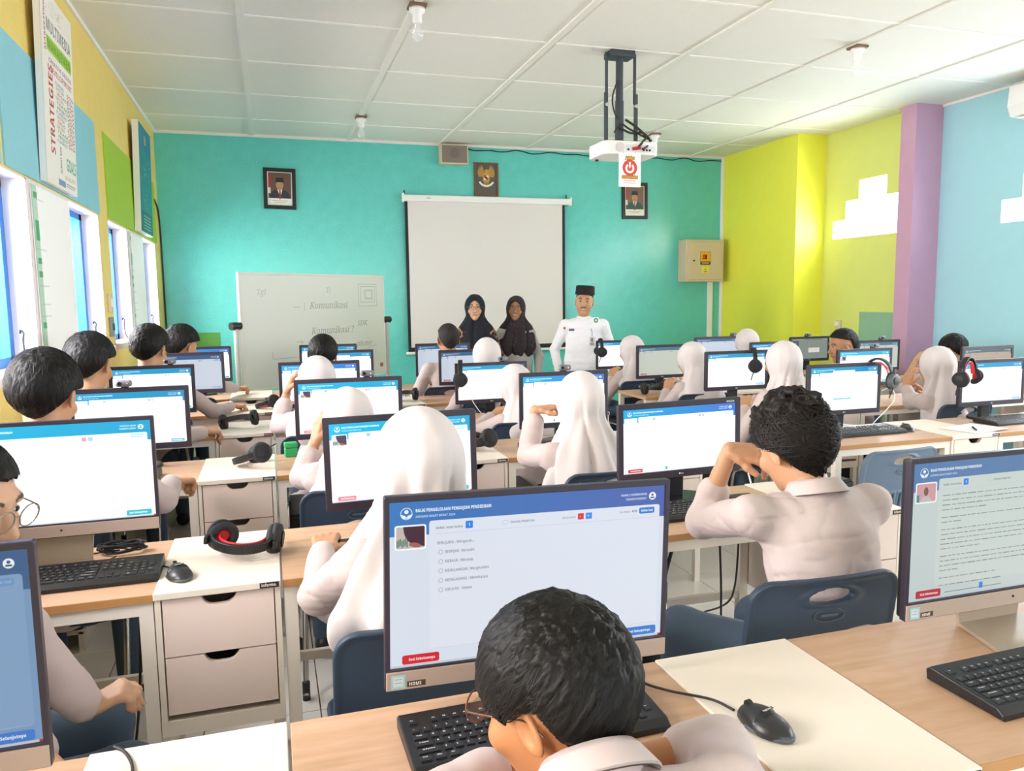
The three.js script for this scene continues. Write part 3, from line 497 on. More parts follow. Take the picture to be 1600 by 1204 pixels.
// row: front edge of the desks; columns: left edge of the wooden top
const ROW = { 1: -0.9, 2: -2.15, 3: -3.48, 4: -4.65, 5: -5.52, 6: -6.4 }, COLX = { A: -1.058, B: 0.003, C: 1.062 };
const RROW = { 3: -3.17, 4: -4.2, 5: -5.24, 6: -6.2 }, RCOLX = { D: 2.69, E: 3.752, F: 4.814 };
const deskAt = {};
function placeDesk(c, r, x, z) {
  const d = deskProto.clone(); d.name = numbered('computer_desk'); scene.add(d); d.position.set(x, 0, z);
  tag(d, 'wood-top computer desk with white drawers, ' + where(c, r), 'desk', 'computer desks'); deskAt[c + r] = d;
}
for (const r of [1, 2, 3, 4, 5, 6]) for (const c of ['A', 'B', 'C']) placeDesk(c, r, COLX[c], ROW[r]);
for (const r of [3, 4, 5, 6]) for (const c of ['D', 'E', 'F']) placeDesk(c, r, RCOLX[c], RROW[r]);
for (const k of ['A4', 'A5']) deskAt[k].children.find((o) => o.name === 'brand_tag').material = redTag;

// chair: moulded navy shell with hand slot and slits, on a bent chrome frame; origin on the floor below the seat, its user looks to -z
const CH = (() => {
  const g = {};
  // back shell: panel bent about the upright, hand slot near the top, slits below
  const rr2 = (x, y, w, h, r) => { const qx = Math.abs(x) - w + r, qy = Math.abs(y) - h + r; return Math.hypot(Math.max(qx, 0), Math.max(qy, 0)) + Math.min(Math.max(qx, qy), 0) - r; };
  const back = (x, y, z) => {
    const v = y - 0.63, lean = 0.195 + v * 0.16 - 0.5 * x * x + (v < -0.06 ? 0.6 * (v + 0.06) * (v + 0.06) : 0), w = z - lean;
    const wid = 0.215 - 0.12 * Math.max(0, -v - 0.02) - 0.05 * Math.max(0, v - 0.1);
    let d = rr2(x, v, wid, 0.175, 0.055);
    const hx = x / 1, hy = v - 0.128 + 0.6 * x * x * 1.2;
    d = Math.max(d, -(Math.hypot(hx / 1, hy * 3.1) - 0.062) * 0.45);
    for (let k = -3; k <= 3; k++) { const sx = k * 0.042 * (1 + 0.6 * (v + 0.02)), sl = Math.max(Math.abs(x - sx) - 0.005, v + 0.03, -v - 0.165); d = Math.max(d, -sl); }
    const rim = 0.006 + 0.006 * sstep(d, -0.02, -0.004);
    return smax(d, Math.abs(w) - rim, 0.006);
  };
  g.back = sdfMesh(back, V(-0.24, 0.43, 0.05), V(0.24, 0.83, 0.26), 0.0055);
  const seat = (x, y, z) => {
    const u = z + 0.02, sag = 0.452 - 0.018 * Math.exp(-(x * x + u * u) / 0.02) + 0.35 * x * x * 0.2 - (z < -0.17 ? 1.6 * (z + 0.17) * (z + 0.17) : 0) + (z > 0.13 ? 1.5 * (z - 0.13) * (z - 0.13) : 0);
    let d = rr2(x, z, 0.215, 0.215, 0.07);
    return smax(d, Math.abs(y - sag) - 0.009, 0.008);
  };
  g.seat = sdfMesh(seat, V(-0.24, 0.4, -0.25), V(0.24, 0.49, 0.25), 0.008);
  for (const s of [-1, 1]) {
    g['leg' + s] = tube([[s * 0.17, 0.6, 0.205], [s * 0.18, 0.5, 0.19], [s * 0.19, 0.437, 0.13], [s * 0.2, 0.43, 0.02], [s * 0.2, 0.42, -0.12], [s * 0.205, 0.385, -0.19], [s * 0.21, 0.28, -0.21], [s * 0.215, 0.02, -0.225]], 0.011, 60, 8);
    g['rear' + s] = rod([s * 0.2, 0.425, -0.05], [s * 0.22, 0.02, 0.2], 0.011);
  }
  g.bar = join([rod([-0.2, 0.42, -0.1], [0.2, 0.42, -0.1], 0.009), rod([-0.2, 0.428, 0.06], [0.2, 0.428, 0.06], 0.009)]);
  g.cap = rod([0, 0, 0], [0, 0.07, 0], 0.015);
  return g;
})();
const chairLogo = (() => { const s = new THREE.Shape(); s.absellipse(0, 0, 0.045, 0.018, 0, Math.PI * 2); const h = new THREE.Path(); h.absellipse(0, 0, 0.042, 0.0155, 0, Math.PI * 2); s.holes.push(h); return join([extrude(s, 0.001), box(0.05, 0.006, 0.001, 0, 0, 0.0005)]); })();
function makeChair(m) {
  const t = new THREE.Group(); t.name = 'student_chair';
  const b = mesh('backrest', CH.back, m, t); mesh('embossed_oval', chairLogo, MAT.midGrey, b).position.set(0, 0.705, 0.214);
  mesh('seat', CH.seat, m, t);
  for (const s of [-1, 1]) { const l = mesh('frame_leg', CH['leg' + s], MAT.chrome, t); const r = mesh('rear_leg', CH['rear' + s], MAT.chrome, t); mesh('leg_cap', CH.cap, MAT.black, l).position.set(s * 0.215, 0, -0.225); mesh('leg_cap', CH.cap, MAT.black, r).position.set(s * 0.219, 0, 0.19); }
  mesh('cross_bar', CH.bar, MAT.chrome, t); return t;
}
const chairProto = makeChair(MAT.navy), paleProto = makeChair(MAT.navy2);
function placeChair(x, z, label, turn = 0, proto = chairProto) {
  const c = proto.clone(); c.name = numbered('student_chair'); scene.add(c); c.position.set(x, 0, z); c.rotation.y = turn; return tag(c, label, 'chair', 'student chairs');
}
// ---------------------------------------------------------------- screens
function drawScreen(c, w, h, o) {
  const S = w / 1280, X = (v) => v * S, bg = o.bg ?? '#ffffff';
  c.fillStyle = bg; c.fillRect(0, 0, w, h);
  const g = c.createLinearGradient(0, 0, w, 0); g.addColorStop(0, o.head[0]); g.addColorStop(1, o.head[1]); c.fillStyle = g; c.fillRect(0, 0, w, X(150));
  c.fillStyle = o.card ?? bg; c.beginPath(); c.roundRect(X(172), X(92), X(1080), X(560), X(12)); c.fill();
  // crest: white ring, flame and wings
  c.strokeStyle = c.fillStyle = '#f4f8ff'; c.lineWidth = X(3); c.beginPath(); c.arc(X(76), X(56), X(24), 0, 7); c.stroke(); c.beginPath(); c.arc(X(76), X(48), X(9), 0, 7); c.fill();
  c.beginPath(); c.moveTo(X(52), X(58)); c.lineTo(X(70), X(64)); c.lineTo(X(76), X(72)); c.lineTo(X(82), X(64)); c.lineTo(X(100), X(58)); c.lineTo(X(92), X(76)); c.lineTo(X(60), X(76)); c.fill();
  const txt = (s, x, y, size, col, weight = 'bold', max) => { c.fillStyle = col; c.font = weight + ' ' + X(size) + 'px sans-serif'; c.fillText(s, X(x), X(y), max && X(max)); };
  txt('BALAI PENGELOLAAN PENGUJIAN PENDIDIKAN', 114, 52, 19, '#ffffff', 'bold', 330); txt('ASESMEN BAKAT MINAT 2024', 114, 76, 15, '#e4efff', '', 170);
  c.textAlign = 'right'; txt(o.name ?? 'PESERTA UJIAN', 1186, 46, 15, '#ffffff', '', 130); txt('1004091209001', 1186, 66, 15, '#ffffff', '', 130); c.textAlign = 'left';
  c.fillStyle = '#ffffff'; c.beginPath(); c.arc(X(1214), X(52), X(18), 0, 7); c.fill(); c.fillStyle = o.head[1]; c.beginPath(); c.arc(X(1214), X(47), X(6), 0, 7); c.fill(); c.fillRect(X(1204), X(56), X(20), X(7));
  if (o.photo) {
    c.fillStyle = '#ffffff'; c.beginPath(); c.roundRect(X(26), X(104), X(134), X(106), X(10)); c.fill();
    c.save(); c.beginPath(); c.roundRect(X(33), X(111), X(120), X(92), X(7)); c.clip(); c.fillStyle = o.photo[0]; c.fillRect(X(33), X(111), X(120), X(92)); c.fillStyle = o.photo[1];
    if (o.photo[2] === 'head') { c.beginPath(); c.ellipse(X(92), X(150), X(14), X(22), 0, 0, 7); c.fill(); c.fillStyle = '#c9c2c6'; c.beginPath(); c.ellipse(X(92), X(206), X(36), X(32), 0, 0, 7); c.fill(); c.fillStyle = '#5a8f94'; c.fillRect(X(33), X(165), X(18), X(38)); }
    else { c.beginPath(); c.moveTo(X(62), X(105)); c.quadraticCurveTo(X(64), X(170), X(104), X(186)); c.lineTo(X(160), X(200)); c.lineTo(X(160), X(105)); c.fill(); c.fillStyle = '#a5665a'; c.beginPath(); c.ellipse(X(112), X(190), X(26), X(10), 0.2, 0, 7); c.fill(); c.fillStyle = '#4f7f72'; for (let i = 0; i < 7; i++) c.fillRect(X(34 + i * 7), X(168 - (i % 3) * 4), X(5), X(30)); }
    c.restore();
  } else { c.fillStyle = bg; c.fillRect(X(20), X(100), X(140), X(60)); c.fillStyle = o.head[0]; c.fillRect(X(160), X(92), X(7), X(68)); }
  const soft = o.soft ?? 1; c.globalAlpha = soft;
  c.strokeStyle = '#c6cede'; c.lineWidth = X(1.5); c.beginPath(); c.moveTo(X(190), X(150)); c.lineTo(X(1230), X(150)); c.stroke();
  txt('NAMA: Antar kedua', 200, 130, 15, '#5c6470', '', 118);
  c.fillStyle = '#3a86ee'; c.beginPath(); c.roundRect(X(330), X(104), X(32), X(32), X(4)); c.fill(); txt('1', 342, 126, 16, '#fff');
  txt('Otomatis Pindah Soal', 530, 128, 14, '#5c6470', '', 112); c.strokeStyle = '#b9c2d2'; c.beginPath(); c.roundRect(X(494), X(115), X(28), X(16), X(8)); c.stroke();
  txt('Ukuran Huruf', 770, 128, 14, '#8a92a0', '', 66); c.fillStyle = '#e03240'; c.beginPath(); c.roundRect(X(846), X(108), X(28), X(28), X(3)); c.fill(); txt('-', 855, 128, 18, '#fff'); c.fillStyle = '#4a8df0'; c.beginPath(); c.roundRect(X(884), X(108), X(30), X(28), X(3)); c.fill(); txt('+', 892, 128, 18, '#fff');
  txt('Sisa Waktu', 1050, 122, 13, '#8a92a0', '', 54); txt('4:31', 1112, 122, 15, '#3c434e', 'bold', 26); c.fillStyle = o.btn ?? '#3f7fd8'; c.beginPath(); c.roundRect(X(1148), X(103), X(78), X(28), X(8)); c.fill(); txt('Daftar Soal', 1158, 122, 14, '#fff', 'bold', 60);
  if (o.text === 'options') {
    txt('BERUJUNG : Mengarah...', 206, 196, 17, '#6d727c', '', 165);
    ['BERPIJAR : Bersedih', 'MERAUK : Meratap', 'MENGUANGAN : Menghadiahi', 'MENGADANG : Membatasi', 'SIHULAN : Selesai'].forEach((s, i) => { c.strokeStyle = '#9aa2b0'; c.lineWidth = X(2); c.beginPath(); c.arc(X(222), X(230 + i * 41), X(9), 0, 7); c.stroke(); txt(s, 240, 236 + i * 41, 16, '#6d727c', '', [130, 125, 195, 190, 120][i]); });
  } else if (o.text === 'passage') {
    c.fillStyle = '#6f7a7c'; let y = 178;
    for (const n of [4, 2, 5, 4, 1, 1]) { for (let k = 0; k < n; k++) { let x = 200; const end = k === n - 1 && n > 1 ? rr(300, 520) : n === 1 ? rr(560, 640) : 1220; while (x < end) { const l = rr(12, 60); c.globalAlpha = rr(0.45, 0.8); c.fillRect(X(x), X(y), X(l), X(5)); x += l + 8; } y += 25; } y += 14; }
    for (let k = 0; k < 2; k++) { c.globalAlpha = 0.6; c.fillRect(X(240), X(y), X(380), X(5)); y += 36; }
  } else if (o.text === 'lines') { c.fillStyle = '#c9d3e2'; for (let k = 0; k < 8; k++) c.fillRect(X(206), X(186 + k * 30), X(rr(90, 160)), X(5)); }
  c.globalAlpha = 1;
  const btn = (x, col, s) => { c.fillStyle = col; c.beginPath(); c.roundRect(X(x), X(664), X(160), X(40), X(9)); c.fill(); txt(s, x + 18, 690, 16, '#ffffff', 'bold', 124); };
  if (o.prev !== false) btn(56, o.red ?? '#d92b38', '← Soal Sebelumnya'); btn(1090, o.next ?? '#3f7fd8', 'Soal Selanjutnya →');
  c.strokeStyle = '#c2cad8'; c.globalAlpha = 0.7; c.beginPath(); c.moveTo(X(180), X(648)); c.lineTo(X(1240), X(648)); c.stroke(); c.globalAlpha = 1;
  if (o.dot) { c.fillStyle = o.dot; c.fillRect(X(470), X(664), X(24), X(32)); }
  c.fillStyle = o.bar ?? '#c8d2dc'; c.fillRect(0, X(706), w, X(14)); c.fillStyle = '#c0303a'; c.fillRect(X(1262), X(706), X(16), X(12));
  if (o.popup) { c.fillStyle = '#ffffff'; c.fillRect(X(420), X(60), X(410), h); c.fillRect(0, X(150), w, h); c.fillStyle = '#49c3b8'; c.fillRect(X(440), X(520), X(330), X(18)); }
  if (o.dialog) { c.fillStyle = '#8f9990'; c.fillRect(0, X(60), w, h); c.fillStyle = '#efece2'; c.fillRect(X(600), X(330), X(390), X(170)); }
}
const scr = (w, o, k) => new THREE.MeshStandardMaterial({ color: 0x050506, roughness: 0.3, emissive: 0xffffff, emissiveMap: canvasTex(w, w * 9 / 16, (c, a, b) => drawScreen(c, a, b, o)), emissiveIntensity: k });
const SCR = {
  front: scr(1280, { head: ['#3f7fc4', '#5166b4'], bg: '#dde6f2', card: '#e4eaf6', photo: ['#c9bdb8', '#4a2a3c'], text: 'options', name: 'RAMLI HERMAWAN' }, 0.84),
  passage: scr(1280, { head: ['#5b82bb', '#6b86a8'], bg: '#ccd8d6', card: '#d3ddd8', photo: ['#d8a3a8', '#7d5a50', 'head'], text: 'passage', dot: '#3a86ee', red: '#c43a44' }, 0.8),
  dim: scr(800, { head: ['#3f6ea6', '#3c6394'], bg: '#7da0c8', card: '#86a8ce', soft: 0.3, prev: false }, 0.76),
  bright: scr(800, { head: ['#19b4de', '#1f9cc8'], photo: ['#f0d6dc', '#4a4450'], text: 'lines', soft: 0.5, next: '#3fb6c8', red: '#e08a90', btn: '#6fc0cc' }, 1.12),
  blue: scr(800, { head: ['#1aa6dc', '#3f6fc4'], soft: 0.45, dot: '#3fa8a8', red: '#c8404a', next: '#2f9ac4', btn: '#7aa6cc' }, 1.12),
  plain: scr(800, { head: ['#1f9cc8', '#2a8cba'], soft: 0.35, prev: false, next: '#7fc2d0', btn: '#8ab4c8' }, 1.1),
  pale: scr(800, { head: ['#356a9e', '#35608e'], bg: '#cfdcea', card: '#d6e0ee', soft: 0.5, red: '#c4606a', prev: true, next: '#a8c0dc', btn: '#4a78b4' }, 0.8),
  grey: scr(640, { head: ['#4a7f96', '#527a90'], bg: '#cdd2c6', card: '#d0d5c8', soft: 0.4, red: '#b8564e', next: '#d0d5c8', btn: '#a8b4b0' }, 0.82),
  popup: scr(640, { head: ['#1c9ccc', '#1c88b8'], soft: 0.2, popup: 1 }, 1.12),
  dialog: scr(640, { head: ['#7d8a86', '#7d8a86'], bg: '#8f9990', dialog: 1 }, 0.72),
  beige: scr(640, { head: ['#3f6276', '#46606e'], bg: '#c2ac98', card: '#c6b09c', soft: 0.3, prev: false, next: '#b8a492', btn: '#a89888' }, 0.72),
};
const sticker = print(64, 64, (c, w, h) => { c.fillStyle = '#9fc4cc'; c.fillRect(0, 0, w, h); c.fillStyle = '#c8d4d4'; c.fillRect(10, 10, 44, 44); c.fillStyle = '#8fa6aa'; c.fillRect(16, 18, 32, 4); c.fillRect(16, 34, 32, 4); });
const hdmi = print(128, 40, (c, w, h) => { c.fillStyle = '#4a3a34'; c.fillRect(0, 0, w, h); c.fillStyle = '#f2e6d8'; c.font = 'bold 32px sans-serif'; c.fillText('HDMI', 12, 32, 104); });
const lg = print(64, 32, (c, w, h) => { c.fillStyle = '#2a2430'; c.fillRect(0, 0, w, h); c.fillStyle = '#efe9ee'; c.beginPath(); c.arc(16, 16, 9, 0, 7); c.fill(); c.font = 'bold 20px sans-serif'; c.fillText('LG', 29, 23); });
const hz = print(96, 32, (c, w, h) => { c.fillStyle = '#2a2430'; c.fillRect(0, 0, w, h); c.fillStyle = '#d8d2d6'; c.font = 'bold 27px sans-serif'; c.fillText('MG3H', 4, 26, 88); });
// monitor of outer width w and height h; bottom edge at y0, front face at z = 0, origin on the desk top
function monitor(kind, label, x, z, yBottom, w, h, screenMat, o = {}) {
  const t = thing('computer_monitor', label, 'monitor', V(x, DESK_H + (o.lift ?? 0), z), o.turn ?? 0, 'computer monitors'), chin = kind === 'chin', y0 = yBottom - DESK_H - (o.lift ?? 0);
  const head = new THREE.Group(), side = chin ? 0.007 : 0.017, bot = chin ? 0.038 : 0.024, topb = chin ? 0.009 : 0.018;
  const put = (name, g, m, p = t) => { const q = mesh(name, g, m, p); q.position.y = y0; q.rotation.z = o.roll ?? 0; return q; };
  const fr = rrect(w, h, 0.004, 0, h / 2); fr.holes.push(rrect(w - 2 * side, h - bot - topb, 0.001, 0, bot + (h - bot - topb) / 2));
  put('bezel', extrude(fr, 0.012, 0.0015).translate(0, 0, -0.0135), MAT.bezel);
  put('back_cover', join([rbox(w - 0.004, h - 0.004, 0.018, 0, h / 2, -0.021, 0.006), rbox(w * 0.62, h * 0.6, 0.03, 0, h * 0.45, -0.04, 0.014)]), MAT.black);
  put('screen', face(w - 2 * side + 0.001, h - bot - topb + 0.001, 0, bot + (h - bot - topb) / 2, -0.0045), screenMat);
  if (chin) {
    const c = put('chin', rbox(w - 0.001, bot - 0.004, 0.004, 0, bot / 2 - 0.001, 0.0015, 0.001), MAT.taupe);
    if (o.stickers) { mesh('energy_sticker', face(0.026, 0.026, -w / 2 + 0.022, 0.017, 0.0042), sticker, c); mesh('hdmi_sticker', face(0.034, 0.011, -w / 2 + 0.055, 0.011, 0.0042), hdmi, c); }
    if (o.dot) { mesh('sensor', rod([0.02, 0.02, 0.003], [0.02, 0.02, 0.0045], 0.003), MAT.black, c); }
    mesh('neck', extrude(poly([[-0.1, y0 + 0.06], [0.1, y0 + 0.06], [0.085, 0.0], [-0.085, 0.0]]), 0.008).translate(0, 0, -0.045), MAT.taupeDark, t);
    mesh('base', extrude(poly([[-0.085, 0], [0.085, 0], [0.125, -(o.base ?? 0.14)], [-0.125, -(o.base ?? 0.14)]]), 0.007, 0.001).rotateX(-Math.PI / 2).translate(0, 0.002, -0.04), MAT.taupeDark, t);
  } else {
    mesh('brand_mark', face(0.026, 0.013, 0, y0 + 0.0125, 0.0019), lg, t);
    if (o.corner) mesh('corner_mark', face(0.042, 0.013, w / 2 - 0.045, y0 + h - 0.009, 0.0019), hz, t);
    mesh('neck', rbox(0.07, Math.max(0.06, y0 + 0.05), 0.03, 0, (y0 + 0.05) / 2, -0.055, 0.006), MAT.black, t);
    mesh('base', extrude((() => { const s = new THREE.Shape(); s.absellipse(0, 0, 0.115, 0.085, 0, Math.PI * 2); return s; })(), 0.01, 0.002).rotateX(-Math.PI / 2).translate(0, 0.002, -0.04), MAT.blackGloss, t);
  }
  return t;
}

// ---------------------------------------------------------------- keyboards, mice, headsets, webcams
const KEYS = []; { // [x in key units, row, width, legend]
  const row = (r, x, list) => { for (const k of list) { const [s, w] = Array.isArray(k) ? k : [k, 1]; if (s !== null) KEYS.push([x, r, w, s]); x += w; } };
  row(0, 0, ['Esc', [null, 1], 'F1', 'F2', 'F3', 'F4', [null, 0.5], 'F5', 'F6', 'F7', 'F8', [null, 0.5], 'F9', 'F10', 'F11', 'F12', [null, 0.25], 'Prt', 'Scr', 'Brk']);
  row(1, 0, ['~', ...'1234567890-='.split(''), ['Back', 2], [null, 0.25], 'Ins', 'Hm', 'PU', [null, 0.25], 'Num', '/', '*', '-']);
  row(2, 0, [['Tab', 1.5], ...'QWERTYUIOP[]'.split(''), ['\\', 1.5], [null, 0.25], 'Del', 'End', 'PD', [null, 0.25], '7', '8', '9', '+']);
  row(3, 0, [['Caps', 1.75], ...'ASDFGHJKL;\''.split(''), ['Enter', 2.25], [null, 3.5], '4', '5', '6']);
  row(4, 0, [['Shift', 2.25], ...'ZXCVBNM,./'.split(''), ['Shift', 2.75], [null, 1.25], '↑', [null, 1.25], '1', '2', '3', 'Ent']);
  row(5, 0, [['Ctrl', 1.25], ['Win', 1.25], ['Alt', 1.25], ['', 6.25], ['Alt', 1.25], ['Win', 1.25], ['Menu', 1.25], ['Ctrl', 1.25], [null, 0.25], '←', '↓', '→', [null, 0.25], ['0', 2], '.']);
}
const KU = 0.0191, keyAtlas = canvasTex(1024, 512, (c, w, h) => {
  c.fillStyle = '#1b1b1d'; c.fillRect(0, 0, w, h); c.fillStyle = '#e6e6e6';
  KEYS.forEach(([, , , s], i) => { const x = (i % 16) * 64, y = Math.floor(i / 16) * 64; c.font = 'bold ' + (s.length > 2 ? 17 : 25) + 'px sans-serif'; c.fillText(s, x + 12, y + (s.length > 2 ? 26 : 32), 44); });
});
const keyMat = mat(0xffffff, 0.4, { map: keyAtlas });
const KEYGEO = KEYS.map(([x, r, kw], i) => {
  const w = kw * KU - 0.0022, d = KU - 0.0024, h = 0.0085, ins = 0.0022, cx = (x + kw / 2) * KU, cz = -(5 - r) * KU - (r === 0 ? 0.006 : 0) - KU / 2;
  const P = [[-w / 2, 0, d / 2], [w / 2, 0, d / 2], [w / 2, 0, -d / 2], [-w / 2, 0, -d / 2], [-w / 2 + ins, h, d / 2 - ins * 1.2], [w / 2 - ins, h, d / 2 - ins * 1.2], [w / 2 - ins, h, -d / 2 + ins * 0.5], [-w / 2 + ins, h, -d / 2 + ins * 0.5]];
  const u0 = (i % 16) / 16, v1 = 1 - Math.floor(i / 16) / 8, du = 1 / 16, dv = 1 / 8, pos = [], uv = [], pad = 0.004;
  const quad = (a, b, c, e, top) => { for (const k of [a, b, c, a, c, e]) pos.push(...P[k]); const q = top ? [[u0, v1 - dv], [u0 + du, v1 - dv], [u0 + du, v1], [u0, v1]] : [[pad, pad], [pad * 2, pad], [pad * 2, pad * 2], [pad, pad * 2]]; for (const k of [0, 1, 2, 0, 2, 3]) uv.push(...q[k]); };
  quad(4, 5, 6, 7, true); quad(0, 1, 5, 4); quad(1, 2, 6, 5); quad(2, 3, 7, 6); quad(3, 0, 4, 7);
  const g = new THREE.BufferGeometry(); g.setAttribute('position', new THREE.Float32BufferAttribute(pos, 3)); g.setAttribute('uv', new THREE.Float32BufferAttribute(uv, 2)); g.translate(cx, 0, cz); g.computeVertexNormals(); return g;
});
const logi = (bg) => print(128, 32, (c, w, h) => { c.fillStyle = bg; c.fillRect(0, 0, w, h); c.fillStyle = '#e8e8e8'; c.font = 'bold 27px sans-serif'; c.fillText('logitech', 8, 24, 112); });
const logiK = logi('#1b1b1d'), logiM = logi('#2c2c2e');
const kbCase = (() => { // side profile: rising to the back
  const s = poly([[0.0, 0.002], [0.0, 0.008], [0.012, 0.016], [0.155, 0.026], [0.162, 0.02], [0.16, 0.004]]);
  return extrude(s, 0.45, 0.003, 6).rotateY(Math.PI / 2);
})();
const kbKeysJoined = join(KEYGEO.map((g) => g.clone()));
// origin: left front corner on the desk; runs to +x and -z
function keyboard(label, p, turn = 0, near = true, tilt = 0) {
  const t = thing('keyboard', label, 'keyboard', p.clone().add(V(0, 0.0015, 0)), turn, 'keyboards');
  const b = mesh('case', kbCase, MAT.keyBlack, t); b.rotation.order = 'YXZ'; b.rotation.x = tilt;
  const put = (name, g, m) => { const k = mesh(name, g, m, b); k.position.set(0.009, 0.0135, -0.016); k.rotation.x = 0.07; return k; };
  if (near) { KEYGEO.forEach((g) => put('key', g, keyMat)); put('brand_print', face(0.035, 0.009).rotateX(-Math.PI / 2).translate(0.385, 0.0027, -0.122), logiK); }
  else tag(put('keys', kbKeysJoined, keyMat), null, null, null, 'stuff');
  return t;
}
const mouseGeo = (() => {
  const f = (x, y, z) => { const w = 0.031 + 0.004 * Math.sin((z + 0.01) * 40); let d = dEll(x, y - 0.004, z, w, 0.034 - 0.006 * sstep(z, 0, -0.06), 0.058); d = smax(d, -y + 0.001, 0.003); return smax(d, -(z + 0.056) , 0.006); };
  return sdfMesh(f, V(-0.045, -0.01, -0.07), V(0.045, 0.05, 0.07), 0.0035);
})();
function mouse(label, p, turn, logo = true) {
  const t = thing('computer_mouse', label, 'mouse', p, turn, 'mice');
  const b = mesh('shell', mouseGeo, mat(0x2b2b2d, 0.35), t); mesh('wheel', rod([-0.004, 0.029, -0.036], [0.004, 0.029, -0.036], 0.008), MAT.black, t);
  mesh('side_band', join([sdfMesh((x, y, z) => Math.max(dEll(x, y - 0.004, z, 0.0335, 0.03, 0.0605), y - 0.01, -y + 0.0015, -z - 0.02), V(-0.04, 0, -0.03), V(0.04, 0.02, 0.068), 0.004)]), MAT.midGrey, t);
  if (logo) mesh('brand_print', face(0.026, 0.0065).rotateX(-Math.PI / 2 + 0.08).translate(0, 0.0385, 0.006), logiM, t);
  return t;
}
const HS = (() => {
  const g = {}, R = 0.086, band = [], wband = [];
  for (let i = 0; i <= 30; i++) { const a = Math.PI * (i / 30), x = Math.cos(a) * R, y = 0.02 + Math.sin(a) * 0.098; band.push([x, y]); }
  const strip = (w, th, off) => { const list = []; for (let i = 0; i < band.length - 1; i++) { const [x0, y0] = band[i], [x1, y1] = band[i + 1], l = Math.hypot(x1 - x0, y1 - y0), a = Math.atan2(y1 - y0, x1 - x0); list.push(new RoundedBoxGeometry(l + 0.004, th, w, 1, th * 0.4).rotateZ(a).translate((x0 + x1) / 2 + Math.sin(a) * -off, (y0 + y1) / 2 + Math.cos(a) * off, 0)); } return join(list); };
  g.band = strip(0.03, 0.011, 0); g.pad = strip(0.026, 0.007, 0.0085);
  g.cup = lathe([[0, 0.016], [0.03, 0.016], [0.04, 0.011], [0.043, 0], [0.043, -0.01], [0, -0.01]], 26).scale(1, 1, 1.12).rotateZ(Math.PI / 2);
  g.cushion = new THREE.TorusGeometry(0.031, 0.013, 10, 28).scale(1, 1.12, 1).rotateY(Math.PI / 2);
  g.disc = lathe([[0, 0], [0.022, 0], [0.022, 0.003], [0, 0.003]]).scale(1, 1, 1.12).rotateZ(Math.PI / 2);
  g.yoke = rbox(0.012, 0.06, 0.024, 0, 0.045, 0, 0.004); g.mic = tube([[0, -0.035, -0.008], [0.004, -0.062, -0.018], [0.012, -0.095, -0.026]], 0.0035, 20, 6); return g;
})();
function headset(label, p, rot, mainMat = MAT.blackMatte, cup = 0) {
  const t = thing('headset', label, 'headset', p.clone().add(V(0, 0.003, 0)), 0, 'headsets'); t.rotation.set(...rot);
  const b = mesh('headband', HS.band, MAT.black, t); mesh('headband_pad', HS.pad, MAT.redPlastic, b).scale.set(0.86, 0.86, 0.9);
  for (const s of [-1, 1]) {
    const c = mesh('ear_cup', HS.cup, mainMat, t); c.position.set(s * 0.094, 0, 0); if (s > 0) c.rotation.y = Math.PI; if (cup && s > 0) { c.rotation.set(0, 0, Math.PI - cup); c.position.x -= 0.025; }
    mesh('cushion', HS.cushion, MAT.blackMatte, c).position.x = 0.014; mesh('inner_lining', HS.disc, MAT.red, c).position.x = 0.014; mesh('outer_ring', HS.disc, MAT.black, c).position.x = -0.0175;
    mesh('yoke', HS.yoke, MAT.black, t).position.set(s * 0.098, -0.01, 0);
  }
  mesh('microphone', HS.mic, MAT.black, t).position.x = -0.1;
  return t;
}
function webcam(label, p, turn = 0) {
  const t = thing('webcam', label, 'webcam', p, turn, 'webcams');
  mesh('body', rbox(0.07, 0.03, 0.026, 0, 0.02, 0.004, 0.013, 4), mat(0x77737c, 0.4), t); mesh('clip', rbox(0.03, 0.03, 0.03, 0, 0, -0.02, 0.004), MAT.black, t); mesh('lens', rod([-0.016, 0.02, 0.015], [-0.016, 0.02, 0.019], 0.009), MAT.blackGloss, t); mesh('indicator', rod([0.015, 0.02, 0.016], [0.015, 0.02, 0.0178], 0.003), MAT.white, t);
  return t;
}
function cable(label, pts, r = 0.0028, m = MAT.cable, n = 60) { return tag(mesh('cable', tube(pts, r, n, 6), m), label, 'cable'); }
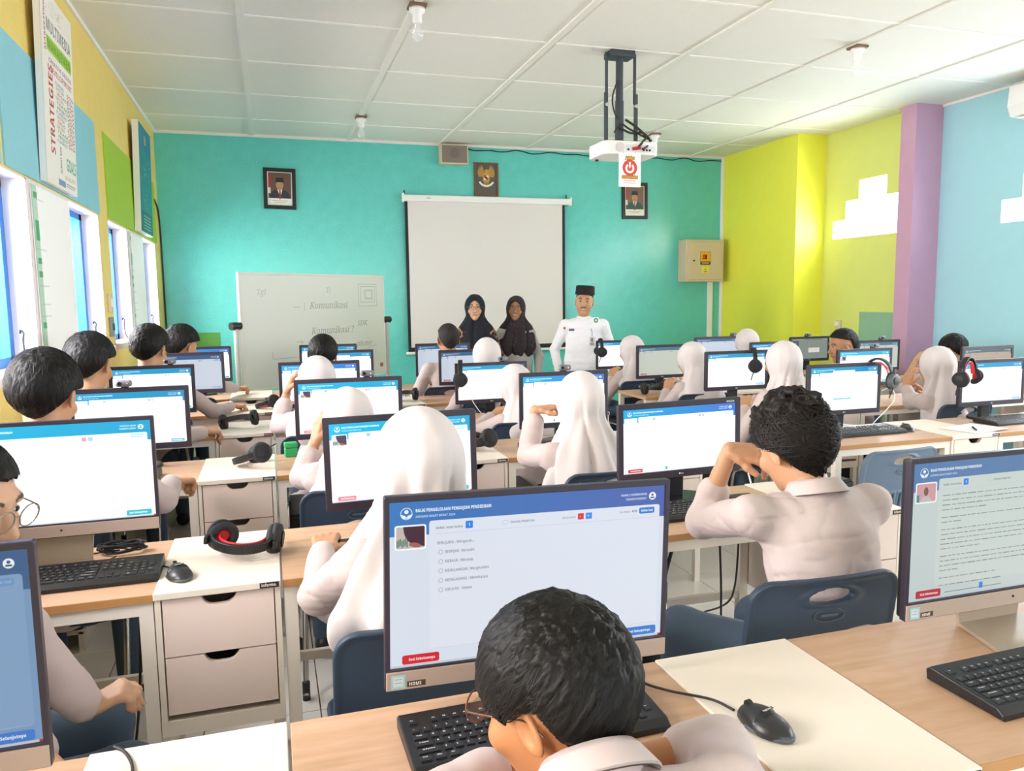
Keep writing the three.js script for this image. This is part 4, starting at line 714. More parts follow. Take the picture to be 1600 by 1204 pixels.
// ---------------------------------------------------------------- people
const SKIN = { tan: [0.52, 0.27, 0.145], brown: [0.40, 0.19, 0.095], warm: [0.50, 0.21, 0.085], light: [0.60, 0.34, 0.21] };
const skinMat = new THREE.MeshPhysicalMaterial({ color: 0xffffff, vertexColors: true, roughness: 0.5, sheen: 0.2, sheenColor: new THREE.Color(0.9, 0.5, 0.35) });
const weave = dataTex(128, (u, v) => [0.5 + 0.25 * Math.sin(u * Math.PI * 64) * Math.sin(v * Math.PI * 64) + 0.2 * tileNoise(u, v, 20)]);
const cloth = (c, r = 0.85) => new THREE.MeshPhysicalMaterial({ color: c, roughness: r, sheen: 0.25, sheenRoughness: 0.6, sheenColor: new THREE.Color(0.8, 0.78, 0.8), bumpMap: rep(weave, 14), bumpScale: 0.0006 });
const CL = { shirt: cloth(0xc8b7b3), hijab: cloth(0xd4cac8), trousers: cloth(0x47596c), hair: phys(0x0f0c0b, 0.55, { specularIntensity: 0.5 }), hairBrown: phys(0x1b1512, 0.55, { specularIntensity: 0.5 }), cropped: mat(0x1c1613, 0.8), navyHijab: cloth(0x10151f), brownHijab: cloth(0x2b2226), grey: cloth(0xb9b2ae), batik: cloth(0x2a1f20), shoe: mat(0x1a1a1c, 0.5), black: mat(0x0d0e10, 0.85), eye: mat(0xb9b0a8, 0.3), iris: mat(0x140d0a, 0.2), rim: mat(0x6a4a38, 0.3, { metalness: 0.6 }), rimGrey: mat(0x9a9088, 0.25, { metalness: 0.7 }), lens: phys(0xffffff, 0.03, { transmission: 1, thickness: 0 }) };
// a face looks to -z; the origin is midway between the ears
function headField(fat = 1) {
  const n0 = V(0, 0.012, -0.088), n1 = V(0, -0.03, -0.107), m0 = V(-0.02, -0.062, -0.083), m1 = V(0.02, -0.062, -0.083), k0 = V(0, -0.07, 0.022), k1 = V(0, -0.19, 0.045), b0 = V(-0.036, 0.03, -0.079), b1 = V(0.036, 0.03, -0.079);
  return (x, y, z) => {
    const ax = Math.abs(x);
    let d = dEll(x, y - 0.03, z - 0.012, 0.076, 0.091, 0.097);
    d = smin(d, dEll(x, y + 0.04, z + 0.03, 0.058 * fat, 0.077, 0.063), 0.035);
    d = smin(d, Math.hypot(x, y + 0.1, z + 0.066) - 0.019, 0.025);
    d = smin(d, dCone(x, y, z, b0, b1, 0.011, 0.011), 0.02);
    d = smax(d, -(Math.hypot(ax - 0.031, (y - 0.008) * 1.25, z + 0.103) - 0.019), 0.014);
    d = smin(d, Math.hypot(ax - 0.044, y + 0.03, z + 0.066) - 0.02, 0.025);
    d = smin(d, dCone(x, y, z, n0, n1, 0.007, 0.0135), 0.012);
    d = smin(d, Math.hypot(ax - 0.012, y + 0.034, z + 0.1) - 0.0075, 0.008);
    d = smin(d, dCone(x, y, z, m0, m1, 0.0085, 0.0085), 0.01);
    d = smax(d, -(Math.hypot(x * 0.35, (y + 0.0625) * 2.4, z + 0.096) - 0.0065), 0.004);
    const ex = ax - 0.077, ey = y + 0.004, ez = z - 0.012 + 0.25 * ey;
    let ear = dEll(ex - 0.002 - 0.25 * ez * (ez > 0 ? 1 : 0), ey, ez, 0.0085, 0.032, 0.0195);
    ear = smax(ear, -dEll(ex - 0.0085, ey - 0.003, ez + 0.001, 0.006, 0.019, 0.0105), 0.004);
    d = smin(d, ear, 0.008);
    d = smin(d, dCone(x, y, z, k0, k1, 0.05, 0.053), 0.03);
    return d;
  };
}
function faceColor(skin, o = {}) {
  return (x, y, z) => {
    let c = skin;
    const ax = Math.abs(x);
    if (z < -0.07) {
      if (Math.abs(y + 0.0615) < 0.0085 && ax < 0.023) c = [skin[0] * 0.82, skin[1] * 0.56, skin[2] * 0.6];
      const by = 0.036 - 0.25 * Math.abs(ax - 0.034);
      if (Math.abs(y - by) < 0.0042 && ax > 0.014 && ax < 0.052) c = [0.04, 0.03, 0.025];
      if (o.moustache && Math.abs(y + 0.05) < 0.005 && ax < 0.026) c = [0.07, 0.05, 0.04];
      if (o.smile && Math.abs(y + 0.0625) < 0.0042 && ax < 0.017) c = [0.62, 0.55, 0.5];
    }
    if (o.fade && z > 0.0 && y > -0.08 && y < 0.06) { const f = sstep(y, -0.05, 0.03) * 0.75; c = c.map((v) => v * (1 - f) + 0.02 * f); }
    return c;
  };
}
const hairLine = (z) => z < -0.03 ? lerp(0.066, 0.048, clamp((z + 0.1) / 0.07, 0, 1)) : z < 0.034 ? lerp(0.048, 0.026, (z + 0.03) / 0.064) : z < 0.058 ? lerp(0.026, -0.035, (z - 0.034) / 0.024) : lerp(-0.035, -0.098, clamp((z - 0.058) / 0.03, 0, 1));
const CROWN = V(0, 0.9, 0.45).normalize(), CE1 = V(1, 0, 0), CE2 = CROWN.clone().cross(CE1).normalize();
function hairGeo(o) {
  const t = o.t ?? 0.016, cut = o.cut ?? 0, amp = o.amp ?? 0.003, cy = 0.032 + t * 0.35, cz = 0.014;
  const f = (x, y, z) => {
    let d = dEll(x, y - cy, z - cz, 0.077 + t, 0.092 + t, 0.098 + t);
    d = smin(d, dEll(x, y + 0.045, z - 0.034, 0.056, 0.075, 0.052), 0.03);
    if (d < 0.03 && d > -0.03) {
      const l = Math.hypot(x, y - cy, z - cz) + 1e-6, dx = x / l, dy = (y - cy) / l, dz = (z - cz) / l, th = Math.acos(clamp(dx * CROWN.x + dy * CROWN.y + dz * CROWN.z, -1, 1)), ph = Math.atan2(dx * CE2.x + dy * CE2.y + dz * CE2.z, dx) + (o.swirl ?? 0.15) * th;
      const cs = Math.cos(ph), sn = Math.sin(ph), k = 9 * Math.max(0.25, Math.sin(th));
      d += amp * (noise(cs * k, sn * k, th * 2.2) + 0.6 * noise(cs * k * 2.6, sn * k * 2.6, th * 3 + 5)) - (o.fluff ?? 0) * sstep(y, 0.06, 0.13) * (0.6 + noise(x * 40, y * 40, z * 40));
    }
    const c = (hairLine(z) + cut - y) + 0.006 * noise(x * 120, y * 40, z * 120);
    if (z > 0.0) d += Math.max(0, t - 0.009) * 0.9 * (1 - sstep(-c, -0.01, 0.06)) * sstep(z, 0.0, 0.03);
    return smax(d, Math.min(c, o.fringe && z < -0.02 ? hairLine(z) - o.fringe - y + 0.012 * noise(x * 110, 1, z * 50) : 9), 0.006);
  };
  const parts = [sdfMesh(f, V(-0.13, -0.11, -0.14), V(0.13, 0.19, 0.15), o.cell ?? 0.006)];
  const n = o.locks ?? 0;
  if (n) {
    const pos = [], nor = [], uv = [], out = V(), q = V();
    const surf = (th, ph, lift) => { out.copy(CROWN).multiplyScalar(Math.cos(th)).addScaledVector(CE1, Math.sin(th) * Math.cos(ph)).addScaledVector(CE2, Math.sin(th) * Math.sin(ph)); const k = 1 / Math.hypot(out.x / (0.077 + t), out.y / (0.092 + t), out.z / (0.098 + t)); return out.clone().multiplyScalar(k + lift).add(V(0, cy, cz)); }, taper = (p) => p.z > 0 ? -Math.max(0, t - 0.009) * 0.9 * (1 - sstep(p.y - hairLine(p.z) - cut, -0.01, 0.06)) * sstep(p.z, 0, 0.03) : 0;
    for (let i = 0; i < n; i++) {
      const th0 = Math.acos(1 - rnd() * 1.4), ph0 = rnd() * Math.PI * 2, len = rr(0.25, 0.6) * (o.len ?? 1), sw = rr(-0.2, 0.2) * (o.mess ?? 1) - (o.swirl ?? 0.15) * 0.5, up = (o.up ?? 0.004) * rr(0.2, 1), w = rr(0.0008, 0.0019) * (o.wide ?? 1), P = [], fl = (o.flick ?? 0) * rr(0.2, 1);
      for (let s = 0; s <= 4; s++) { const k = s / 4; const th = Math.min(th0 + len * k, 2.6), lf = -0.003 + up * Math.sin(k * 2.5) + fl * k * k; P.push(surf(th, ph0 + sw * k * k, lf + taper(surf(th, ph0 + sw * k * k, lf)))); }
      const ok = (p) => p.y > hairLine(p.z) + cut - 0.004 || (o.fringe && p.z < -0.02 && p.y > hairLine(p.z) - o.fringe - 0.004);
      while (P.length > 1 && !ok(P[P.length - 1])) P.pop(); if (P.length < 3) continue;
      const ring = P.map((c, s) => { const td = q.copy(P[Math.min(s + 1, P.length - 1)]).sub(P[Math.max(s - 1, 0)]).normalize().clone(), nn = c.clone().sub(V(0, 0.03, 0.01)).normalize(), b = td.clone().cross(nn).normalize(), r = w * (s === P.length - 1 ? 0.15 : s === 0 ? 0.6 : 1); return [c.clone().addScaledVector(b, r), c.clone().addScaledVector(nn, r * 0.9), c.clone().addScaledVector(b, -r), nn, b]; });
      for (let s = 0; s + 1 < ring.length; s++) for (const k of [0, 1]) { const A = ring[s], B = ring[s + 1], v = [A[k], A[k + 1], B[k + 1], B[k]], side = k ? -0.3 : 0.3; for (const m of [0, 2, 1, 0, 3, 2]) { const R = m === 0 || m === 1 ? A : B; pos.push(v[m].x, v[m].y, v[m].z); const w2 = R[3].clone().addScaledVector(R[4], side).normalize(); nor.push(w2.x, w2.y, w2.z); uv.push(0, 0); } }
    }
    const g = new THREE.BufferGeometry(); g.setAttribute('position', new THREE.Float32BufferAttribute(pos, 3)); g.setAttribute('normal', new THREE.Float32BufferAttribute(nor, 3)); g.setAttribute('uv', new THREE.Float32BufferAttribute(uv, 2)); parts.push(g);
  }
  return join(parts);
}
function ik(S, W, l1, l2, hint) {
  const dv = W.clone().sub(S), d = clamp(dv.length(), 0.12, l1 + l2 - 0.004); dv.normalize();
  const a = (l1 * l1 - l2 * l2 + d * d) / (2 * d), h = Math.sqrt(Math.max(0, l1 * l1 - a * a)), p = hint.clone().addScaledVector(dv, -hint.dot(dv)).normalize();
  return [S.clone().addScaledVector(dv, a).addScaledVector(p, h), S.clone().addScaledVector(dv, d)];
}
// five fingers: capsules with their radii. thumbSide: unit vector across the palm towards the thumb
function handCaps(W, dir, palm, right, pose) {
  dir = dir.clone().normalize(); palm = palm.clone().addScaledVector(dir, -palm.dot(dir)).normalize();
  const th = dir.clone().cross(palm).multiplyScalar(right ? 1 : -1), caps = [], s = pose.size ?? 1, at = (a, b, c) => W.clone().addScaledVector(dir, a * s).addScaledVector(th, b * s).addScaledVector(palm, c * s);
  const turn = (d, a) => d.clone().multiplyScalar(Math.cos(a)).addScaledVector(palm.clone().addScaledVector(d, -palm.dot(d)).normalize(), Math.sin(a)).normalize();
  const L = [0.07, 0.078, 0.072, 0.056], B = [0.03, 0.011, -0.009, -0.027], A = [0.082, 0.086, 0.082, 0.074];
  for (let i = 0; i < 4; i++) {
    caps.push([at(0, B[i] * 0.55, 0), at(A[i], B[i], 0), 0.0155 * s, 0.0115 * s]);
    let p = at(A[i], B[i], 0), d = dir.clone().addScaledVector(th, (pose.spread ?? 0.12) * (1.5 - i) * 0.5).normalize(); const c = pose.curl[i] ?? pose.curl[0];
    [0.45, 0.31, 0.24].forEach((k, j) => { d = palm.dot(d) > 0.985 ? d : turn(d, c * [0.9, 1, 0.7][j]); const q = p.clone().addScaledVector(d, L[i] * k * s); caps.push([p, q, (0.0098 - 0.0009 * j) * s, (0.0092 - 0.0011 * j) * s]); p = q; });
  }
  let p = at(0.025, 0.028, 0.004), d = dir.clone().multiplyScalar(0.75).addScaledVector(th, pose.thumb ?? 0.7).addScaledVector(palm, 0.35).normalize(); caps.push([at(0, 0.012, 0), p, 0.015 * s, 0.013 * s]);
  for (const l of [0.036, 0.03]) { const q = p.clone().addScaledVector(d, l * s); caps.push([p, q, 0.0115 * s, 0.0098 * s]); p = q; d = d.clone().addScaledVector(dir, 0.35).normalize(); }
  return caps;
}
const capsGeo = (caps, k, cell, skin) => {
  const lo = V(9, 9, 9), hi = V(-9, -9, -9); for (const [a, b, r] of caps) { lo.min(a).min(b); hi.max(a).max(b); } lo.addScalar(-0.03); hi.addScalar(0.03);
  return sdfMesh((x, y, z) => { let d = 9; for (const [a, b, r1, r2] of caps) d = smin(d, dCone(x, y, z, a, b, r1, r2), k); return d; }, lo, hi, cell, () => skin);
};
const REST = { curl: [0.35, 0.38, 0.42, 0.45], spread: 0.16, thumb: 0.7 }, FIST = { curl: [1.0, 1.05, 1.1, 1.1], spread: 0.05, thumb: 0.35 };
function person(o) {
  const H = o.head, scale = o.scale ?? 1, near = o.near ?? 0, bw = o.girl ? 0.145 : 0.165;
  const hm = new THREE.Matrix4().makeRotationFromEuler(new THREE.Euler(-(o.pitch ?? 0) * D2R, (o.yaw ?? 0) * D2R, (o.tilt ?? 0) * D2R, 'YXZ')).scale(V(scale, scale, scale)).setPosition(H);
  const inv = hm.clone().invert().elements, toHead = (x, y, z) => [inv[0] * x + inv[4] * y + inv[8] * z + inv[12], inv[1] * x + inv[5] * y + inv[9] * z + inv[13], inv[2] * x + inv[6] * y + inv[10] * z + inv[14]];
  const b = (o.body ?? 0) * D2R, r = V(Math.cos(b), 0, -Math.sin(b)), f0 = V(-Math.sin(b), 0, -Math.cos(b));
  const N = o.neck ?? V(0, -(o.neckLen ?? 0.15), 0.045).applyMatrix4(hm);
  const hipY = o.stand ? 0.84 : 0.53, Pv = V(N.x - f0.x * (o.lean ?? 0.12) + r.x * (o.side ?? 0), hipY, N.z - f0.z * (o.lean ?? 0.12) + r.z * (o.side ?? 0));
  const u = N.clone().sub(Pv), L = u.length(); u.normalize();
  const f = f0.clone().addScaledVector(u, -f0.dot(u)).normalize(), r2 = f.clone().cross(u).normalize();
  const sh = (s) => N.clone().addScaledVector(u, o.stand ? -0.1 : -0.065).addScaledVector(r2, s * bw * (o.broad ?? 1)).addScaledVector(f, o.shrug ?? 0.02);
  const arm = { };
  for (const [k, s] of [['L', -1], ['R', 1]]) {
    const S = sh(s), def = o.stand ? Pv.clone().addScaledVector(r2, s * 0.225 * (o.broad ?? 1)).setY(N.y - 0.57).addScaledVector(f, 0.06) : Pv.clone().addScaledVector(f0, 0.36).addScaledVector(r, s * 0.13).setY(0.79);
    const W0 = o['hand' + k] ?? def, hint = o['hint' + k] ?? (o.stand ? r2.clone().multiplyScalar(s * 0.5).addScaledVector(f, -0.6) : V(0, -1, 0).addScaledVector(r, s * 0.6));
    let [E, W] = o['elbow' + k] ? [o['elbow' + k], W0] : ik(S, W0, o.upper ?? 0.27, o.fore ?? 0.245, hint);
    arm[k] = { S, E, W, dir: o['dir' + k] ?? W.clone().sub(E).normalize(), palm: o['palm' + k] ?? (o.stand ? r2.clone().multiplyScalar(-s) : V(0, -1, 0)), pose: o['pose' + k] ?? REST, sleeve: o['sleeve' + k] ?? o.sleeve ?? 0.9, s };
  }
  const origin = V(Pv.x, 0, Pv.z), t = thing('person', o.label, 'person', origin, 0, o.group), home = (g) => g.translate(-origin.x, 0, -origin.z);
  const skin = SKIN[o.skin ?? 'tan'];
  // body: trunk, neck and arms, head and hands with their own finer grids
  const frame = (x, y, z) => { const px = x - Pv.x, py = y - Pv.y, pz = z - Pv.z; return [px * r2.x + py * r2.y + pz * r2.z, px * u.x + py * u.y + pz * u.z, px * f.x + py * f.y + pz * f.z]; };
  const O0 = V(0, 0, 0), O1 = V(0, L - 0.13, 0), nk0 = N.clone().addScaledVector(u, -0.05), nk1 = V(0, -0.06, 0.02).applyMatrix4(hm);
  const wide = (o.wide ?? 1) * 1.36;
  const trunk = (x, y, z, g) => { const [a, c, d] = frame(x, y, z); let v = dCone(a / wide, c, d, O0, O1, 0.112 + g, 0.108 + g); v = smin(v, dCone(x, y, z, arm.L.S, arm.R.S, 0.048 + g, 0.048 + g), 0.06); return v; };
  const bodyF = (x, y, z) => {
    let d = trunk(x, y, z, -0.022); d = smin(d, dCone(x, y, z, nk0, nk1, 0.052, 0.05), 0.03);
    for (const k of ['L', 'R']) { const q = arm[k]; d = smin(d, dCone(x, y, z, q.S, q.E, 0.038, 0.034), 0.02); d = smin(d, dCone(x, y, z, q.E, q.W, 0.037, 0.024), 0.012); }
    return d;
  };
  const box3 = new THREE.Box3().setFromPoints([Pv, N, nk1, arm.L.S, arm.R.S, arm.L.E, arm.R.E, arm.L.W, arm.R.W]).expandByVector(V(0.2, 0.16, 0.17));
  const geos = [sdfMesh(bodyF, box3.min, box3.max, near ? 0.012 : 0.018, () => skin)];
  geos.push(sdfMesh(headField(o.fat ?? 1), V(-0.115, -0.2, -0.15), V(0.115, 0.15, 0.135), near ? 0.0042 : 0.0065, faceColor(skin, o)).applyMatrix4(hm));
  for (const k of ['L', 'R']) { const q = arm[k]; geos.push(capsGeo(handCaps(q.W, q.dir, q.palm, k === 'R', q.pose), 0.009, near ? 0.0036 : 0.005, skin)); }
  mesh('body', home(mergeGeometries(geos.map((g) => g.toNonIndexed()))), skinMat, t);
  // shirt or tunic with sleeves
  const nkT = N.clone().addScaledVector(u, o.stand ? -0.04 : -0.02), wr = o.wrinkle ?? 0.005, tunic = o.girl || o.stand;
  const cuffs = {}; for (const k of ['L', 'R']) cuffs[k] = arm[k].E.clone().lerp(arm[k].W, arm[k].sleeve);
  const hem0 = Pv.clone(), hem1 = Pv.clone().add(V(0, -0.1, 0));
  const shirtF = (x, y, z) => {
    let d = trunk(x, y, z, 0.002);
    d = smin(d, dCone(x, y, z, nk0, nkT, 0.06, 0.056), 0.03);
    if (tunic) { const [a, c, e] = frame(x, y, z); d = smin(d, dCone(a / wide, c, e, O0, V(0, -0.14, -0.01), 0.118, o.stand ? 0.13 : 0.15), 0.04); }
    let sl = 9;
    for (const k of ['L', 'R']) { const q = arm[k]; sl = Math.min(sl, smin(dCone(x, y, z, q.S, q.E, 0.056, 0.05), dCone(x, y, z, q.E, cuffs[k], 0.05, q.sleeve < 0.75 ? 0.05 : 0.04), 0.02)); }
    d = smin(d, sl, 0.025);
    if (d > 0.05 || d < -0.05) return d;
    d += wr * 0.75 * (noise(x * 9 + 3, y * 15, z * 9) + 0.45 * noise(x * 20, y * 14 + x * 14, z * 19)) + wr * 0.45 * Math.pow(1 - Math.abs(noise(x * 7 + y * 3, y * 9 - x * 5 + 2, z * 7)), 7) + wr * 0.5 * Math.pow(1 - Math.abs(noise(x * 5 - y * 4, y * 16 + 7, z * 5)), 9);
    const [hx, hy, hz] = toHead(x, y, z); return smax(d, -dCone(hx, hy, hz, O_N0, O_N1, 0.0505, 0.053), 0.008);
  };
  const sb = box3.clone(); if (tunic) sb.min.y -= 0.17;
  mesh(o.girl ? 'tunic' : 'shirt', home(sdfMesh(shirtF, sb.min, sb.max, near === 2 ? 0.009 : near ? 0.011 : 0.015)), o.top ?? CL.shirt, t);
  if (!o.girl) {
    const cd = o.stand ? 0.028 : 0.006, cg = lathe([[0.058, 0.02], [0.0635, 0.024], [0.07, 0.016], [0.088, -0.014], [0.084, -0.018], [0.066, 0.008], [0.062, -0.03], [0.058, -0.03]], 30);
    const q = new THREE.Quaternion().setFromUnitVectors(V(0, 1, 0), u.clone().lerp(V(0, 1, 0), 0.2).addScaledVector(f, 0.12).normalize());
    mesh('collar', home(cg.applyQuaternion(q).translate(N.x - u.x * cd, N.y - u.y * cd, N.z - u.z * cd)), o.collar ?? o.top ?? CL.shirt, t);
  }
  // legs
  const legs = [], feet = [], lt = (o.legTurn ?? 0) * D2R, fl = V(f0.x * Math.cos(lt) + f0.z * Math.sin(lt), 0, f0.z * Math.cos(lt) - f0.x * Math.sin(lt));
  for (const s of [-1, 1]) {
    const hj = Pv.clone().addScaledVector(r, s * 0.085).setY(hipY - 0.01), kn = o.stand ? hj.clone().setY(0.46).addScaledVector(f0, 0.02) : Pv.clone().addScaledVector(fl, o.thigh ?? 0.34).addScaledVector(r, s * 0.13).setY(0.53), an = o.stand ? hj.clone().setY(0.09) : kn.clone().setY(0.09).addScaledVector(f0, o.shin ?? 0.0);
    legs.push([hj, kn, 0.085, 0.062], [kn, an, 0.062, 0.048]); feet.push([an.clone().setY(0.045).addScaledVector(f0, -0.03), an.clone().setY(0.04).addScaledVector(f0, 0.15), 0.044, 0.036]);
  }
  legs.push([Pv.clone().addScaledVector(r, -0.07), Pv.clone().addScaledVector(r, 0.07), 0.1, 0.1]);
  const limb = (caps, k, cell) => { const lo = V(9, 9, 9), hi = V(-9, -9, -9); for (const [a, c] of caps) { lo.min(a).min(c); hi.max(a).max(c); } lo.addScalar(-0.13); hi.addScalar(0.13); lo.y = Math.max(lo.y, 0.001 - cell * 2); return sdfMesh((x, y, z) => { let d = 9; for (const [a, c, p, q] of caps) d = smin(d, dCone(x, y, z, a, c, p, q), k); return smax(d, 0.002 - y, 0.004); }, lo, hi, cell); };
  mesh(o.girl ? 'skirt' : 'trousers', home(limb(legs, 0.03, near ? 0.014 : 0.02)), o.legs ?? CL.trousers, t);
  for (const ft of feet) mesh('shoe', home(limb([ft], 0.01, 0.014)), CL.shoe, t);
  // headwear
  if (o.hair) mesh('hair', home(hairGeo(o.hair).applyMatrix4(hm)), o.hair.mat ?? CL.hair, t);
  if (o.hijab) {
    const back = f.clone().negate(), len = o.hijab.len ?? 0.2, D0 = V(0, -0.055, 0.036).applyMatrix4(hm), D1 = N.clone().addScaledVector(u, -len * 0.62).addScaledVector(back, o.hijab.back ?? 0.012), big = o.hijab.big ?? 1, flare = o.hijab.flare ?? 0.125, ph = rr(0, 6), folds = o.hijab.folds ?? 0.011;
    const g = (x, y, z) => {
      const [hx, hy, hz] = toHead(x, y, z);
      let d = dEll(hx, hy - 0.014, hz - 0.014, 0.1 * big, 0.121 * big, 0.116 * big) * scale;
      const [a, c, e] = frame(x, y, z), cN = c - L;
      const ax = x - D0.x, az = z - D0.z, th = Math.atan2(ax, az), low = sstep(D0.y - y, -0.15, 0.12);
      const sx = (x - D0.x) * r2.x + (z - D0.z) * r2.z, kx = 1 - 0.33 * sstep(D0.y - y, 0.0, 0.15);
      let v = dCone(x - sx * r2.x * (1 - kx), y, z - sx * r2.z * (1 - kx), D0, D1, 0.08 * big, flare);
      if (Math.min(d, v) > 0.07) return Math.min(d, v) - 0.02;
      const fo = folds * low * ((1 - Math.abs(Math.sin(th * 3.4 + ph + 2.4 * noise(th * 0.9, y * 2.5, ph)))) * 2.0 - 0.7 + 0.5 * Math.sin(th * 9 + ph * 2 - y * 7)); v += fo; d += fo * 0.55;
      d = smin(d, v, 0.032);
      d += 0.003 * noise(x * 24, y * 8, z * 24 + ph);
      const cut = -(cN + len + 0.05 * Math.cos(th) + 0.02 * Math.sin(th * 2 + ph)); d = smax(d, cut, 0.012);
      return smax(d, -dEll(hx, hy + 0.014, hz + 0.085, 0.056, 0.086, 0.075) * scale, 0.008);
    };
    const lo = V(H.x - 0.3, Math.min(D1.y, N.y - len) - 0.2, H.z - 0.3), hi = V(H.x + 0.3, H.y + 0.19, H.z + 0.32);
    mesh('headscarf', home(sdfMesh(g, lo, hi, near === 2 ? 0.008 : near ? 0.01 : 0.013)), o.hijab.mat ?? CL.hijab, t);
  }
  if (o.cap) mesh('cap', home(join([lathe([[0, 0.085], [0.06, 0.087], [0.088, 0.082], [0.092, 0.072], [0.097, 0], [0.093, 0], [0.09, 0.01], [0, 0.012]], 32).scale(0.94, 1, 1.12).translate(0, 0.068, 0.012)]).applyMatrix4(hm)), CL.black, t);
  if (o.eyes) for (const s of [-1, 1]) {
    const e = mesh('eye', home(new THREE.SphereGeometry(0.0125, 14, 10).scale(1.05, 0.5, 0.8).translate(s * 0.031, 0.0085, -0.0795).applyMatrix4(hm)), CL.eye, t); mesh('iris', home(new THREE.SphereGeometry(0.0062, 10, 8).scale(1, 0.92, 0.6).translate(s * 0.031, 0.0085, -0.0868).applyMatrix4(hm)), CL.iris, e);
  }
  if (o.glasses) {
    const gm = o.glasses.mat ?? CL.rim, lw = 0.027, parts = [], lens = [];
    for (const s of [-1, 1]) { parts.push(new THREE.TorusGeometry(lw, 0.0014, 6, 30).scale(1, 0.84, 1).translate(s * 0.034, 0.003, -0.112)); lens.push(new THREE.CircleGeometry(lw, 26).scale(1, 0.84, 1).translate(s * 0.034, 0.003, -0.112)); parts.push(tube([[s * 0.061, 0.008, -0.11], [s * 0.07, 0.01, -0.1], [s * 0.081, 0.012, -0.03], [s * 0.083, 0.012, 0.012], [s * 0.082, -0.006, 0.036]], 0.0016, 24, 6)); }
    parts.push(tube([[-0.009, 0.008, -0.112], [0, 0.012, -0.117], [0.009, 0.008, -0.112]], 0.0014, 10, 6));
    const g = mesh('eyeglasses', home(join(parts).applyMatrix4(hm)), gm, t); mesh('lenses', home(join(lens).applyMatrix4(hm)), CL.lens, g);
  }
  return { t, arm, N, Pv, u, f, r2, hm, home, mesh: (n, g, m) => mesh(n, home(g), m, t) };
}
const O_N0 = V(0, -0.06, 0.02), O_N1 = V(0, -0.13, 0.035);
// ---------------------------------------------------------------- what stands on the desks
const S = SCR, sp3 = 0;
// monitors: [column, row, x centre, z, bottom, screen, kind and extras]
const MON = [
  ['B', 1, 0.452, -1.34, 0.788, S.front, 'chin', { w: 0.562, h: 0.358, roll: -0.025, stickers: 1, base: 0.05, d: 'with silver-brown chin showing the quiz question, before the slumped boy' }],
  ['A', 1, -0.625, -1.27, 0.8, S.dim, 'chin', { w: 0.555, h: 0.352, d: 'with dim blue screen and brown chin, sixth row by the windows' }],
  ['C', 1, 1.56, -1.28, 0.795, S.passage, 'chin', { w: 0.56, h: 0.355, stickers: 1, dot: 1, d: 'with pale screen full of text beside the front keyboard' }],
  ['A', 2, -0.615, -2.45, 0.835, S.bright, 'chin', { w: 0.555, h: 0.335, dot: 1, base: 0.08, d: 'with beige chin and bright screen, beside the red and black headset' }],
  ['B', 2, 0.4, -2.5, 0.826, S.bright, 'lg', { w: 0.5, h: 0.302, roll: 0.01 }], ['C', 2, 1.43, -2.5, 0.836, S.blue, 'lg', { w: 0.5, h: 0.28, roll: 0.012, corner: 1 }],
  ['A', 3, -0.62, -3.85, 0.83, S.plain, 'lg', {}], ['B', 3, 0.36, -3.85, 0.828, S.bright, 'lg', { w: 0.52, h: 0.29 }], ['C', 3, 1.455, -3.75, 0.825, S.blue, 'lg', { w: 0.49, h: 0.29 }],
  ['A', 4, -0.67, -4.95, 0.845, S.plain, 'lg', { w: 0.46 }], ['B', 4, 0.29, -5.0, 0.832, S.blue, 'lg', {}], ['C', 4, 1.4, -4.95, 0.805, S.plain, 'lg', { h: 0.27 }],
  ['A', 5, -0.56, -5.85, 0.86, S.pale, 'lg', { w: 0.48 }], ['B', 5, 0.5, -5.9, 0.84, S.popup, 'lg', { w: 0.48 }], ['C', 5, 1.465, -5.85, 0.835, S.pale, 'lg', { w: 0.46, h: 0.27 }],
  ['A', 6, -0.55, -6.75, 0.85, S.blue, 'lg', { w: 0.48 }], ['B', 6, 0.47, -6.75, 0.84, S.plain, 'lg', { w: 0.475 }], ['C', 6, 1.455, -6.7, 0.825, S.pale, 'lg', { w: 0.49 }],
  ['D', 3, 3.055, -3.55, 0.828, S.popup, 'lg', { w: 0.49, h: 0.285 }], ['E', 3, 4.13, -3.55, 0.824, S.plain, 'lg', { w: 0.5, h: 0.275 }],
  ['D', 4, 3.055, -4.6, 0.852, S.plain, 'lg', { w: 0.49, h: 0.268 }], ['E', 4, 4.13, -4.6, 0.828, S.bright, 'lg', { w: 0.48, h: 0.273 }], ['F', 4, 5.29, -4.6, 0.805, S.beige, 'lg', { w: 0.51, h: 0.28 }],
  ['D', 5, 3.05, -5.65, 0.835, S.grey, 'lg', { w: 0.46, h: 0.27 }], ['E', 5, 4.12, -5.65, 0.83, S.plain, 'lg', { w: 0.48, h: 0.27 }], ['F', 5, 5.22, -5.65, 0.808, S.grey, 'lg', { w: 0.46, h: 0.275 }],
  ['D', 6, 3.11, -6.6, 0.83, S.plain, 'lg', { w: 0.46, h: 0.265 }], ['E', 6, 4.16, -6.6, 0.835, S.pale, 'lg', { w: 0.5, h: 0.265 }], ['F', 6, 5.23, -6.6, 0.825, S.dialog, 'lg', { w: 0.47, h: 0.247 }],
];
const monAt = {};
for (const [c, r, x, z, y, m, kind, o] of MON) { const label = (kind === 'chin' ? 'black monitor ' : 'black-framed monitor, ') + (o.d ?? where(c, r)); const w = o.w ?? 0.495, h = o.h ?? 0.286; monAt[c + r] = { x, z, w, h, y, top: y + h }; monitor(kind, label, x, z, y, w, h, m, o); }
const CAMS = [['A3', -0.02], ['B3', 0.09], ['A4', 0.1], ['C4', 0.08], ['C3', 0.0], ['E4', 0.08], ['F6', -0.03], ['F5', 0.03], ['E6', 0.17]];
